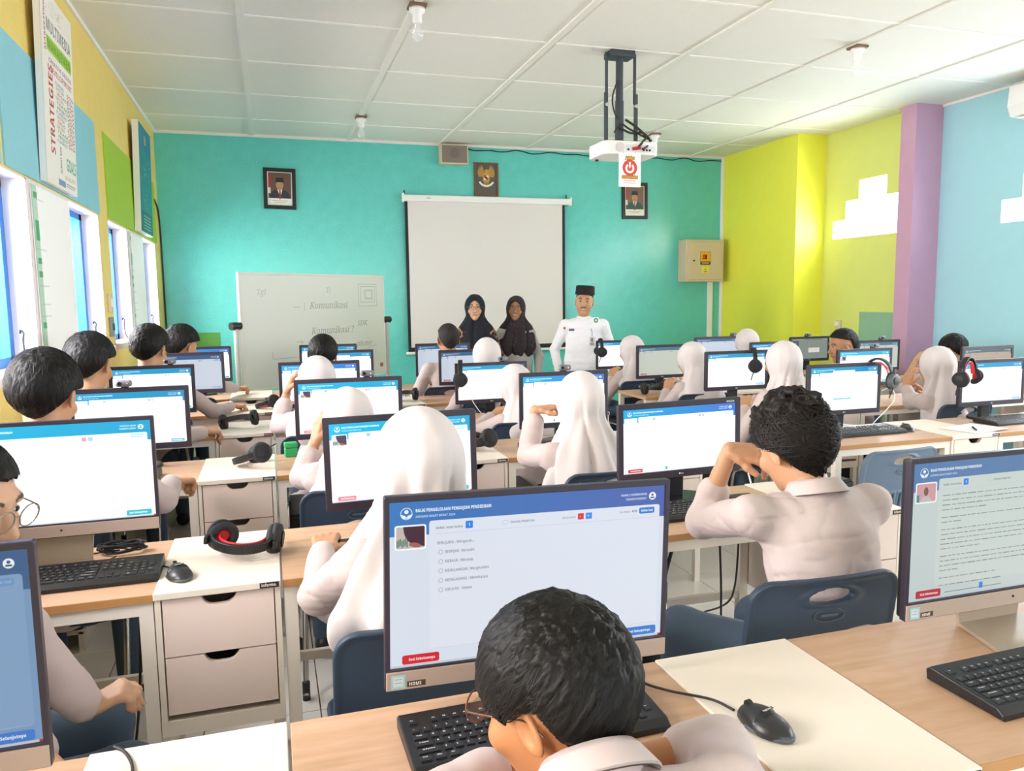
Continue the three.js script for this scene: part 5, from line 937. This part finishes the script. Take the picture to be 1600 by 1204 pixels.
for (const [k, dx] of CAMS) { const q = monAt[k]; webcam('webcam on the monitor of ' + where(k[0], +k[1]), V(q.x + dx, q.top + 0.002, q.z)); }

// keyboards, mice and their leads
const kb = (p) => atY(p[0], p[1], 0.742);
keyboard('black keyboard under the arms of the slumped boy, brand print at its right end', V(0.19, DESK_H, -1.14), 0.02);
keyboard('black keyboard before the monitor full of text, keys catching light', V(1.215, DESK_H, -0.985), 0.03);
keyboard('black keyboard on the window desk behind the dim blue monitor', V(-0.775, DESK_H, -2.245), 0.01);
keyboard('black keyboard before the boy propping his head on his hand', V(1.22, DESK_H, -2.27), 0, true);
keyboard('black keyboard on the empty-chair desk with glossy keys', V(2.85, DESK_H, -3.335), 0.02);
keyboard('black keyboard on the desk with paper and pen', V(3.93, DESK_H, -3.33), 0.02, false);
keyboard('black keyboard beside the girl near the purple pillar', V(3.6, DESK_H, -4.42), 0, false);
for (const [c, r] of [['B', 2], ['B', 3], ['C', 3], ['A', 3], ['A', 4]]) { const x = (COLX[c] ?? RCOLX[c]) + 0.12, z = ROW[r] - 0.06; keyboard('black keyboard on desk of ' + where(c, r), V(x, DESK_H, z), 0, false); }
mouse('dark grey mouse on the white desk top beside the slumped boy', V(0.797, DESK_H + 0.004, -1.095), 0.25);
mouse('dark grey mouse beside the red and black headset', V(-0.27, DESK_H + 0.004, -2.255), 0.35);
mouse('black mouse at the end of the empty-chair desk keyboard', V(3.36, DESK_H, -3.41), -0.3, false);
cable('thin black mouse lead crossing the white desk top by the slumped boy', [[0.775, 0.75, -1.155], [0.76, 0.749, -1.2], [0.7, 0.7475, -1.26], [0.67, 0.7475, -1.3], [0.66, 0.7475, -1.36], [0.655, 0.75, -1.385]]);
cable('thin black mouse lead curving over the window desk', [[-0.29, 0.75, -2.315], [-0.33, 0.748, -2.36], [-0.4, 0.7445, -2.4], [-0.47, 0.7445, -2.385], [-0.5, 0.7445, -2.43], [-0.47, 0.746, -2.5]]);
cable('keyboard lead bending on the window desk behind its keyboard', [[-0.55, 0.752, -2.42], [-0.53, 0.744, -2.47], [-0.58, 0.744, -2.51], [-0.56, 0.744, -2.55], [-0.47, 0.745, -2.57]]);
cable('thin black lead running off the white top of the last row', atY(180, 1165, 0.7475).toArray && [atY(178, 1166, 0.748), atY(192, 1172, 0.748), atY(205, 1190, 0.748), atY(208, 1215, 0.748)]);
{ // coil of lead behind the window keyboard
  const pts = []; for (let i = 0; i <= 70; i++) { const a = i * 0.62; pts.push([-0.46 + 0.062 * Math.cos(a) * (1 + 0.15 * Math.sin(i)), 0.748 + 0.012 * (1 + Math.sin(i * 0.9)), -2.55 + 0.026 * Math.sin(a) * (1 + 0.2 * Math.cos(i * 1.3))]); }
  tag(mesh('cable_coil', tube(pts, 0.0026, 320, 5), MAT.blackMatte), 'bundled coil of black cable behind the window keyboard', 'cable');
}
// headsets
headset('red and black headset lying on the white desk top beside a mouse', V(-0.1, 0.79, -2.42), [-1.52, 0.12, 2.95], MAT.blackMatte, 1.0);
headset('red and black headset lying on its side on the fourth-row window desk top', V(-0.07, 0.795, -3.72), [1.35, 0.25, 1.45]);
headset('red and black headset standing on the third-row window desk top, one cup turned', V(-0.2, 0.79, -4.88), [1.3, 0.1, 0.1]);
headset('black headset lying by the desk edge beside the drooping-hand girl', V(1.0, 0.79, -3.72), [1.35, 0.25, 1.45]);
headset('dark headset lying near the papers on the aisle desk, second row', V(2.86, 0.79, -5.42), [1.3, 0.1, 0.1]);
headset('dark headset on the middle desk top, second row from teal wall', V(0.93, 0.79, -5.72), [1.3, 0.0, 0.1]);
headset('small black headset lying on window desk top, second row from teal wall', V(0.0, 0.78, -5.72), [1.35, 0.2, 1.5]);
const hung = (label, k, side, dz = 0.02, m) => { const q = monAt[k]; return headset(label, V(q.x + side * (q.w / 2 - 0.03), q.top - 0.1, q.z + dz), [0, Math.PI / 2 + side * 0.25, 0], m); };
hung('red and black headset hung over a monitor corner beside the hijab girl, third row', 'C4', -1);
hung('grey headset hung over the monitor corner above the empty chair', 'D3', 1, 0.01, MAT.midGrey);
const hE = monAt.E3; headset('red and black headset hung over the monitor corner of the paper desk', V(hE.x - hE.w / 2 + 0.02, hE.top - 0.1, hE.z + 0.03), [0, 0.35, 0.05]);
hung('black headset hung over the monitor corner beside the man in white', 'D6', -1);
const hD = monAt.D4; headset('red and black headset hung on the monitor top by the inner column, third row', V(hD.x + 0.13, hD.top - 0.105, hD.z + 0.0), [0, 1.1, 0]);
cable('white headset lead looping from the monitor with the grey headset', [atZ(1378, 610, -3.5), atZ(1392, 606, -3.49), atZ(1398, 622, -3.49), atZ(1385, 640, -3.49), atZ(1370, 655, -3.5), V(3.2, 0.744, -3.52), V(3.12, 0.7425, -3.5)], 0.003, MAT.whiteCable);
cable('thin white lead dangling from the monitor with the red headset, third row', [atZ(735, 620, -4.9), atZ(742, 632, -4.88), atZ(752, 645, -4.86), V(1.33, 0.744, -4.9)], 0.0025, MAT.whiteCable);
// papers, pens, other small things
function sheetThing(name, label, p, w, h, turn, draw) { const t = thing(name, label, 'paper', p, turn); mesh('sheet', box(w, 0.0012, h, 0, 0.0006, 0), MAT.paper, t); if (draw) mesh('print', face(w * 0.98, h * 0.98).rotateX(-Math.PI / 2).translate(0, 0.0014, 0), print(256, 360, draw, 0.8), t); return t; }
sheetThing('paper_sheet', 'printed paper sheet half under the front keyboard, left side', V(0.12, DESK_H + 0.001, -1.06), 0.15, 0.21, -0.55, (c, w, h) => { c.fillStyle = '#f6f3ee'; c.fillRect(0, 0, w, h); c.fillStyle = '#7a7a80'; for (let i = 0; i < 14; i++) c.fillRect(30, 24 + i * 22, rr(90, 200), 4); });
sheetThing('paper_sheet', 'white paper sheet with a pen on the desk by the far keyboard', V(3.72, DESK_H + 0.006, -3.3), 0.3, 0.21, 0.2);
const pen = thing('pen', 'dark pen lying on the paper by the far keyboard', 'pen', V(3.7, DESK_H + 0.0115, -3.28), 0.9); mesh('barrel', rod([-0.06, 0, 0], [0.05, 0, 0], 0.0042), MAT.blackMatte, pen); mesh('tip', rod([0.05, 0, 0], [0.068, 0, 0], 0.0042, 0.001), MAT.chrome, pen);
const gb = thing('green_box', 'small green plastic box beside the girl with raised hand, fourth row', 'box', atZ(455, 716, -3.9).setY(DESK_H), 0.1); mesh('body', rbox(0.06, 0.045, 0.05, 0, 0.0225, 0, 0.006), MAT.greenPlastic, gb); mesh('lid', rbox(0.062, 0.025, 0.052, 0, 0.058, 0, 0.006), MAT.greenPlastic, gb);

// computer towers under the desks; one glows blue and green behind its front grille
function tower(label, x, z, glow, y = 0.12) {
  const t = thing('computer_tower', label, 'computer tower', V(x, 0, z), 0, 'computer towers');
  mesh('stand', join([box(0.2, 0.02, 0.4, 0, 0.09, -0.2), box(0.02, 0.09, 0.4, -0.08, 0.045, -0.2), box(0.02, 0.09, 0.4, 0.08, 0.045, -0.2)]), MAT.whiteMetal, t);
  mesh('case', rbox(0.18, 0.42, 0.4, 0, 0.1 + 0.21, -0.2, 0.008), MAT.black, t);
  mesh('front_panel', rbox(0.17, 0.41, 0.02, 0, 0.31, 0.008, 0.02), MAT.blackGloss, t);
  if (glow) {
    const led = (c, k) => mat(0x020204, 0.4, { emissive: c, emissiveIntensity: k });
    mesh('led_strip', join([[0.0, 0.5], [-0.03, 0.47], [0.03, 0.47]].map(([x, y]) => tube([[x, y, 0.021], [x * 1.6 + 0.01, y - 0.09, 0.024], [x * 0.6, y - 0.2, 0.022]], 0.004, 24, 6))), led(0x1f5dff, 1.4), t);
    mesh('led_strip_green', tube([[-0.06, 0.2, 0.021], [0.0, 0.16, 0.024], [0.07, 0.15, 0.021]], 0.004, 24, 6), led(0x19c860, 1.1), t);
    mesh('trim_arc', tube([[-0.075, 0.52, 0.022], [0.04, 0.5, 0.026], [0.078, 0.36, 0.026], [0.082, 0.12, 0.022]], 0.005, 30, 6), MAT.chrome, t);
    const pl = new THREE.PointLight(0x2a66ff, 0.02); pl.position.set(0, 0.4, 0.06); t.add(pl);
  }
  mesh('power_button', rod([0, 0.49, 0.018], [0, 0.49, 0.022], 0.008), MAT.chrome, t); return t;
}
tower('black computer tower glowing blue and green under the desk, fifth row aisle side', 1.2, -2.34, true);
for (const [c, r] of [['A', 3], ['B', 3], ['C', 3], ['D', 3], ['E', 3], ['D', 4], ['E', 4], ['B', 4]]) { const x = (COLX[c] ?? RCOLX[c]) + 0.14, z = (COLX[c] !== undefined ? ROW : RROW)[r] - 0.14; tower('black computer tower under desk of ' + where(c, r), x, z, false); }
for (const [i, pts] of [[[1.32, 0.69, -2.33], [1.36, 0.4, -2.5], [1.5, 0.05, -2.7], [1.6, 0.01, -2.62]], [[1.5, 0.69, -2.35], [1.52, 0.4, -2.36], [1.6, 0.12, -2.5], [1.7, 0.01, -2.75]], [[1.62, 0.69, -2.4], [1.66, 0.35, -2.5], [1.78, 0.08, -2.9], [1.9, 0.01, -2.8]]].entries()) cable(['thick black cable', 'thin black cable', 'thin slack cable'][i] + ' hanging below the desk of the boy propping his head', pts, i ? 0.004 : 0.007);
const psu = thing('power_adapter', 'cream power adapter hanging under the desk of the boy propping his head', 'adapter', V(1.62, 0.6, -2.52)); mesh('body', rbox(0.1, 0.07, 0.06, 0, 0, 0, 0.01), MAT.cream, psu); mesh('plug_face', rbox(0.05, 0.03, 0.01, 0, 0, 0.033, 0.004), MAT.white, psu); mesh('hook', rod([0, 0.035, 0], [0, 0.09, 0], 0.005), MAT.white, psu);
cable('black floor cable trailing over the tiles under the window desks', [[-0.95, 0.01, -2.9], [-0.7, 0.01, -2.75], [-0.55, 0.01, -2.6], [-0.48, 0.02, -2.45], [-0.42, 0.3, -2.4], [-0.4, 0.69, -2.45]], 0.004);
// ---------------------------------------------------------------- the class
const HIJ = (o = {}) => ({ ...o }), G = 'students at the computers', cg = 'student';
const hairA = (o = {}) => ({ t: 0.018, amp: 0.003, ...o });
const girl = (label, head, o = {}) => person({ label, head, girl: true, hijab: HIJ(o.hij), group: G, wrinkle: 0.006, ...o });
const boy = (label, head, o = {}) => person({ label, head, hair: hairA(o.h), group: G, ...o });
// last row: the boy slumped over his folded arms
boy('person in white shirt and glasses slumped over folded arms at the nearest keyboard', atZ(868, 1098, -0.97), {
  near: 2, yaw: 36, pitch: 13, tilt: 0, skin: 'warm', scale: 1.02, neck: atZ(925, 1198, -0.87), lean: 0.4, broad: 1.12, glasses: {}, eyes: true,
  h: { t: 0.023, locks: 8000, cell: 0.004, amp: 0.004, fringe: 0.035, swirl: 0.35, len: 1.25, mat: CL.hair, up: 0.003, cut: -0.004, wide: 0.8 },
  elbowR: atY(1122, 1172, 0.8), handR: atY(950, 1200, 0.8), palmR: V(0, -1, 0), sleeveR: 0.25, elbowL: V(0.1, 0.79, -0.97), handL: V(0.3, 0.79, -1.06), sleeveL: 0.9, thigh: 0.3 });
// fifth row
person({ label: 'person in white shirt and wire glasses turned sideways behind the dim monitor', head: atZ(-58, 788, -1.66), near: 2, yaw: -112, pitch: 16, tilt: 0, body: -70, lean: 0.05, skin: 'light', glasses: { mat: CL.rimGrey }, eyes: true, smile: true, group: G, hair: hairA({ t: 0.01, locks: 1200, cut: 0.012 }),
  elbowR: atZ(28, 985, -1.66), handR: atZ(136, 1108, -1.74), handL: atZ(60, 1190, -1.5), dirR: V(0.8, 0.3, -0.2), palmR: V(0.1, -0.9, -0.1), poseR: { ...FIST, size: 0.9 }, scale: 0.97 });
girl('person in overexposed white headscarf and tunic seated before the brightest monitor', atZ(655, 726, -1.84), { near: 2, pitch: 6, lean: 0.06, hij: { len: 0.27, flare: 0.145, folds: 0.028, big: 1.08 }, broad: 1.08, handL: V(0.12, 0.78, -2.24), handR: V(0.5, 0.78, -2.24), hintL: V(-0.5, -0.8, 0.2), hintR: V(0.6, -0.7, 0.2) });
boy('person with tousled hair in white shirt propping his head on his left hand', atZ(1240, 700, -1.8), {
  near: 2, yaw: 6, pitch: 14, tilt: 6, neckLen: 0.105, legTurn: 28, skin: 'tan', lean: 0.1, broad: 1.18, wide: 1.12, scale: 1.02, wrinkle: 0.006,
  h: { t: 0.016, locks: 6000, cell: 0.0045, amp: 0.006, fluff: 0.026, mess: 4, up: 0.012, flick: 0.016, len: 0.8, wide: 1.0, mat: CL.hairBrown, cut: -0.022 },
  elbowL: atZ(1098, 815, -2.05), handL: atZ(1140, 703, -1.98), dirL: V(0.85, -0.12, 0.38), palmL: V(0.15, -0.75, -0.5), poseL: { curl: [0.75, 0.65, 0.5, 0.35], spread: 0.35, thumb: 0.5 }, sleeveL: 0.42, handR: V(1.62, 0.78, -2.26), hintR: V(0.9, -0.7, 0.2) });
// fourth row
boy('person with thick black hair by the windows, fourth row from teal wall', atZ(72, 622, -2.98), { near: 1, yaw: -8, pitch: 12, scale: 1.1, lean: 0.08, side: 0.05, hintL: V(0.1, -1, 0.2), h: { t: 0.026, locks: 3000, swirl: 0.1, cut: -0.012 }, handR: atY(270, 752, 0.785), dirR: V(0.55, -0.1, -0.6), poseR: FIST, hintR: V(0.5, -0.6, 0.6), sleeveR: 0.84, upper: 0.3, fore: 0.27 });
girl('person in white headscarf raising left hand to her face, fourth row from teal wall', atZ(545, 655, -3.12), { near: 1, tilt: 4, pitch: 8, hij: { folds: 0.008, big: 0.98 }, elbowL: atZ(472, 745, -3.2), handL: atZ(492, 690, -3.24), dirL: V(0.25, 0.95, -0.05), palmL: V(0.9, -0.1, -0.3), poseL: { curl: [0.25, 0.25, 0.3, 0.4], spread: 0.08, thumb: 0.4 }, sleeveL: 0.55 });
girl('person in white headscarf with left hand drooping in front of her monitor, fourth row', atZ(905, 628, -3.05), { near: 1, pitch: 8, tilt: -3, hij: { len: 0.32, flare: 0.13, folds: 0.015 }, elbowL: atZ(826, 712, -3.2), handL: atZ(836, 640, -3.24), dirL: V(0.93, 0.1, 0.1), palmL: V(0.1, -0.95, 0.05), poseL: { curl: [0.5, 0.45, 0.4, 0.4], spread: 0.2, thumb: 0.5 }, sleeveL: 0.72 });
// third row
boy('person with black hair by the windows, hand beside the standing headset, third row', atZ(142, 572, -4.28), { near: 1, yaw: -14, pitch: 10, scale: 1.1, lean: 0.06, side: 0.11, hintL: V(0.1, -1, 0.2), h: { t: 0.027, locks: 1200 }, handR: atY(318, 675, 0.785), dirR: V(0.8, -0.1, -0.4), poseR: FIST, hintR: V(0.3, -0.6, 0.7), upper: 0.3, fore: 0.28 });
girl('person in white headscarf with left arm raised, middle column, third row', atZ(495, 594, -4.3), { yaw: 6, pitch: 8, hij: { folds: 0.006 }, elbowL: atZ(436, 665, -4.4), handL: atZ(448, 612, -4.45), dirL: V(0.4, 0.9, 0), palmL: V(0.9, -0.2, 0), sleeveL: 0.6 });
girl('person in white headscarf leaning left, aisle column, third row', atZ(805, 604, -4.3), { yaw: 14, pitch: 16, tilt: 8, lean: 0.1, side: -0.0, hij: { folds: 0.008, len: 0.16 }, hintL: V(-0.9, -0.5, 0.2) });
// second row
boy('person with black hair by the windows, second row from teal wall', atZ(235, 549, -5.3), { yaw: -18, pitch: 12, scale: 1.1, lean: 0.0, h: { t: 0.028, locks: 500 }, handR: atY(362, 634, 0.785), dirR: V(0.85, -0.05, -0.3), poseR: FIST, hintR: V(0.2, -0.6, 0.8), upper: 0.3, fore: 0.28 });
boy('person of whom only black hair shows above the middle monitor, second row', atZ(505, 557, -5.3), { lean: 0, h: { t: 0.022, locks: 300 }, pitch: 5 });
girl('person in white headscarf before the pale blue monitor, aisle column, second row', atZ(760, 556, -5.3), { lean: 0, hij: { folds: 0.007 } });
// first row
boy('person with black hair in the window corner, first row, arm on desk', atZ(285, 543, -6.15), { yaw: -40, pitch: 12, scale: 1.1, lean: 0.0, h: { t: 0.028, locks: 400 }, handR: atY(374, 608, 0.785), dirR: V(0.85, 0, -0.3), poseR: FIST, hintR: V(0.2, -0.6, 0.8), upper: 0.3, fore: 0.28, skin: 'tan' });
boy('person with short cropped hair and bare ears before the projection screen, first row', atZ(700, 532, -6.15), { scale: 1.06, skin: 'brown', fade: true, lean: 0, h: { t: 0.008, amp: 0.002, cut: 0.03, mat: CL.cropped }, broad: 1.05 });
// pillar side
girl('person in white headscarf beside the empty chair, inner column, third row', atZ(1222, 566, -4.0), { near: 1, yaw: 8, hij: { folds: 0.012, len: 0.22 } });
girl('person in white headscarf with bent left elbow near the purple pillar, third row', atZ(1462, 572, -4.0), { near: 1, yaw: 12, tilt: 3, hij: { folds: 0.014, len: 0.3 }, elbowL: atZ(1424, 628, -4.08), handL: atZ(1416, 604, -4.2), dirL: V(0.35, 0.9, -0.1), palmL: V(0.9, -0.2, 0), sleeveL: 0.8 });
boy('person seen in profile with short black hair before the grey dialog monitor', atZ(1316, 541, -5.05), { yaw: 78, pitch: 8, scale: 1.02, skin: 'brown', h: { t: 0.014, locks: 150, cut: 0.02 }, eyes: true });
boy('person with black hair leaning behind the girl near the purple pillar, arm and watch raised', atZ(1489, 549, -5.0), { yaw: 10, pitch: 20, skin: 'tan', neck: atZ(1466, 578, -5.02), h: { t: 0.02, locks: 100 }, elbowL: atZ(1404, 612, -5.1), handL: atZ(1432, 562, -5.15), dirL: V(0.6, 0.5, 0), sleeveL: 0.05 });
girl('person in white headscarf before the grey monitor, inner column, second row', atZ(1080, 562, -5.05), { yaw: 18, pitch: 12, hij: { folds: 0.008 } });
girl('person in white headscarf turned to her monitor, inner column, first row', atZ(986, 548, -6.05), { yaw: 24, pitch: 8, hij: { folds: 0.007 } });
girl('person in small white headscarf behind the red headset, centre column, first row', atZ(1166, 536, -6.05), { hij: { folds: 0.005 } });
// teachers
{
  const a = person({ label: 'person in black headscarf, glasses and dark batik blouse standing before the projection screen', head: atZ(742, 481, -7.4), girl: true, stand: true, yaw: 164, body: 172, lean: 0, skin: 'light', eyes: true, glasses: {}, near: 1, hijab: { mat: CL.navyHijab, len: 0.34, flare: 0.15, folds: 0.008, big: 1.02 }, top: new THREE.MeshPhysicalMaterial({ color: 0xffffff, roughness: 0.8, map: rep(dataTex(128, (u, v) => { const n = Math.sin(u * 19) * Math.sin(v * 21) + 0.9 * tileNoise(u, v, 9), r = Math.abs(Math.hypot((u * 2) % 1 - 0.5, (v * 2) % 1 - 0.5) - 0.3); return r < 0.05 ? [0.68, 0.52, 0.36] : n > 0.55 ? [0.62, 0.2, 0.16] : n < -0.7 ? [0.55, 0.42, 0.3] : [0.13, 0.09, 0.1]; }, true), 4) }), legs: CL.batik, group: 'teachers at the front', scale: 1.0 });
  person({ label: 'person in dark brown patterned headscarf and grey dress standing before the projection screen', head: atZ(806, 482, -7.6), girl: true, stand: true, yaw: 158, body: 168, tilt: 4, lean: 0, skin: 'brown', eyes: true, smile: true, glasses: {}, near: 1, hijab: { mat: new THREE.MeshPhysicalMaterial({ color: 0xffffff, roughness: 0.85, map: rep(dataTex(128, (u, v) => { const n = tileNoise(u, v, 11) + 0.5 * tileNoise(u, v, 25, 3); return n > 0.32 ? [0.36, 0.28, 0.27] : [0.19, 0.15, 0.17]; }, true), 5) }), len: 0.36, flare: 0.16, folds: 0.012 }, top: CL.grey, legs: CL.grey, group: 'teachers at the front' });
  const m = person({ label: 'smiling person in black cap and white uniform shirt with badges standing by the teal wall', head: atZ(913, 472, -7.2), stand: true, yaw: 154, body: 168, tilt: 4, lean: 0, skin: 'tan', eyes: true, smile: true, moustache: true, cap: true, near: 1, fat: 1.2, scale: 1.08, neckLen: 0.118, broad: 1.18, wide: 1.25, hair: hairA({ t: 0.004, cut: 0.01, amp: 0.001 }), top: cloth(0xf0eef2), collar: cloth(0xe6ebe6), legs: cloth(0x3a4048), group: 'teachers at the front', handL: null });
  const fr = (px, py, off = 0.0) => atZ(px, py, -7.2 + 0.165 + off);
  const badge = (name, p, w, h, draw) => m.mesh(name, rbox(w, h, 0.004, p.x, p.y, p.z, 0.001), MAT.white) && m.mesh(name + '_print', face(w, h, p.x, p.y, p.z + 0.0025), print(64, 64, draw));
  badge('name_tag', fr(893, 515, 0.0), 0.055, 0.022, (c, w, h) => { c.fillStyle = '#222a48'; c.fillRect(0, 0, w, h); c.fillStyle = '#aab4d0'; c.fillRect(8, 26, 48, 10); });
  badge('chest_emblem', fr(931, 500), 0.06, 0.06, (c, w, h) => { c.fillStyle = '#eef0ee'; c.fillRect(0, 0, w, h); c.fillStyle = '#3f8f6a'; c.beginPath(); for (let i = 0; i < 5; i++) { const a = -Math.PI / 2 + i * Math.PI * 0.4; c[i ? 'lineTo' : 'moveTo'](32 + 29 * Math.cos(a), 33 + 29 * Math.sin(a)); } c.fill(); c.fillStyle = '#cfe2d6'; c.beginPath(); c.arc(32, 33, 11, 0, 7); c.fill(); });
  badge('id_card', fr(925, 533, 0.01), 0.055, 0.085, (c, w, h) => { c.fillStyle = '#c9c6c4'; c.fillRect(0, 0, w, h); c.fillStyle = '#6f6a6c'; c.fillRect(20, 8, 24, 26); c.fillRect(10, 44, 44, 5); c.fillRect(10, 54, 44, 4); });
  m.mesh('lanyard', tube([fr(923, 513, 0), fr(925, 518, 0.008), fr(925, 526, 0.012)], 0.003, 12, 6), MAT.midGrey);
  badge('sleeve_flag', fr(882, 513, -0.03), 0.035, 0.035, (c, w, h) => { c.fillStyle = '#efe9e4'; c.fillRect(0, 0, w, h); c.fillStyle = '#c0392f'; c.beginPath(); c.arc(30, 26, 22, 0, 7); c.fill(); });
}
// chairs: one behind every student, and an empty one
const seatOf = (label, x, z, turn = 0, proto) => placeChair(x, z, label, turn, proto);
seatOf('navy plastic chair of the boy slumped at the nearest keyboard', 0.36, -0.42);
seatOf('navy plastic chair turned sideways by the windows, fifth row', -0.62, -1.75, -1.1);
seatOf('navy plastic chair under the girl at the brightest monitor', 0.31, -1.8);
seatOf('navy plastic chair with bright hand slot behind the boy propping his head', 1.31, -1.75, -0.05);
seatOf('empty pale navy chair with slotted back before the empty desk', 2.68, -2.95, 0.05, paleProto);
for (const [who, x, z] of [['thick-haired boy by the windows, fourth row', -0.74, -2.95], ['girl raising her hand, fourth row', 0.29, -3.08], ['girl with drooping hand, fourth row', 1.3, -3.0], ['black-haired boy by the windows, third row', -0.8, -4.3], ['girl with raised arm, third row', 0.24, -4.32], ['girl leaning left, third row', 1.37, -4.32], ['black-haired boy by the windows, second row', -0.7, -5.36], ['hidden boy, middle column, second row', 0.33, -5.36], ['girl at the aisle, second row', 1.46, -5.36], ['boy in the window corner, first row', -0.6, -6.22], ['cropped-hair boy, first row', 1.36, -6.22], ['girl beside the empty chair', 2.97, -3.98], ['girl with bent elbow by the purple pillar', 4.19, -3.98], ['boy seen in profile', 4.28, -5.05], ['boy leaning behind the girl by the pillar', 5.36, -5.05], ['girl at the grey monitor', 2.96, -5.05], ['girl turned to her monitor, first row', 2.96, -6.0], ['girl in small headscarf, first row', 4.1, -6.0]]) seatOf('navy plastic chair of the ' + who, x, z);

scene.traverse((o) => { if (o.isMesh) { o.castShadow = true; o.receiveShadow = true; } });
renderer.render(scene, camera);
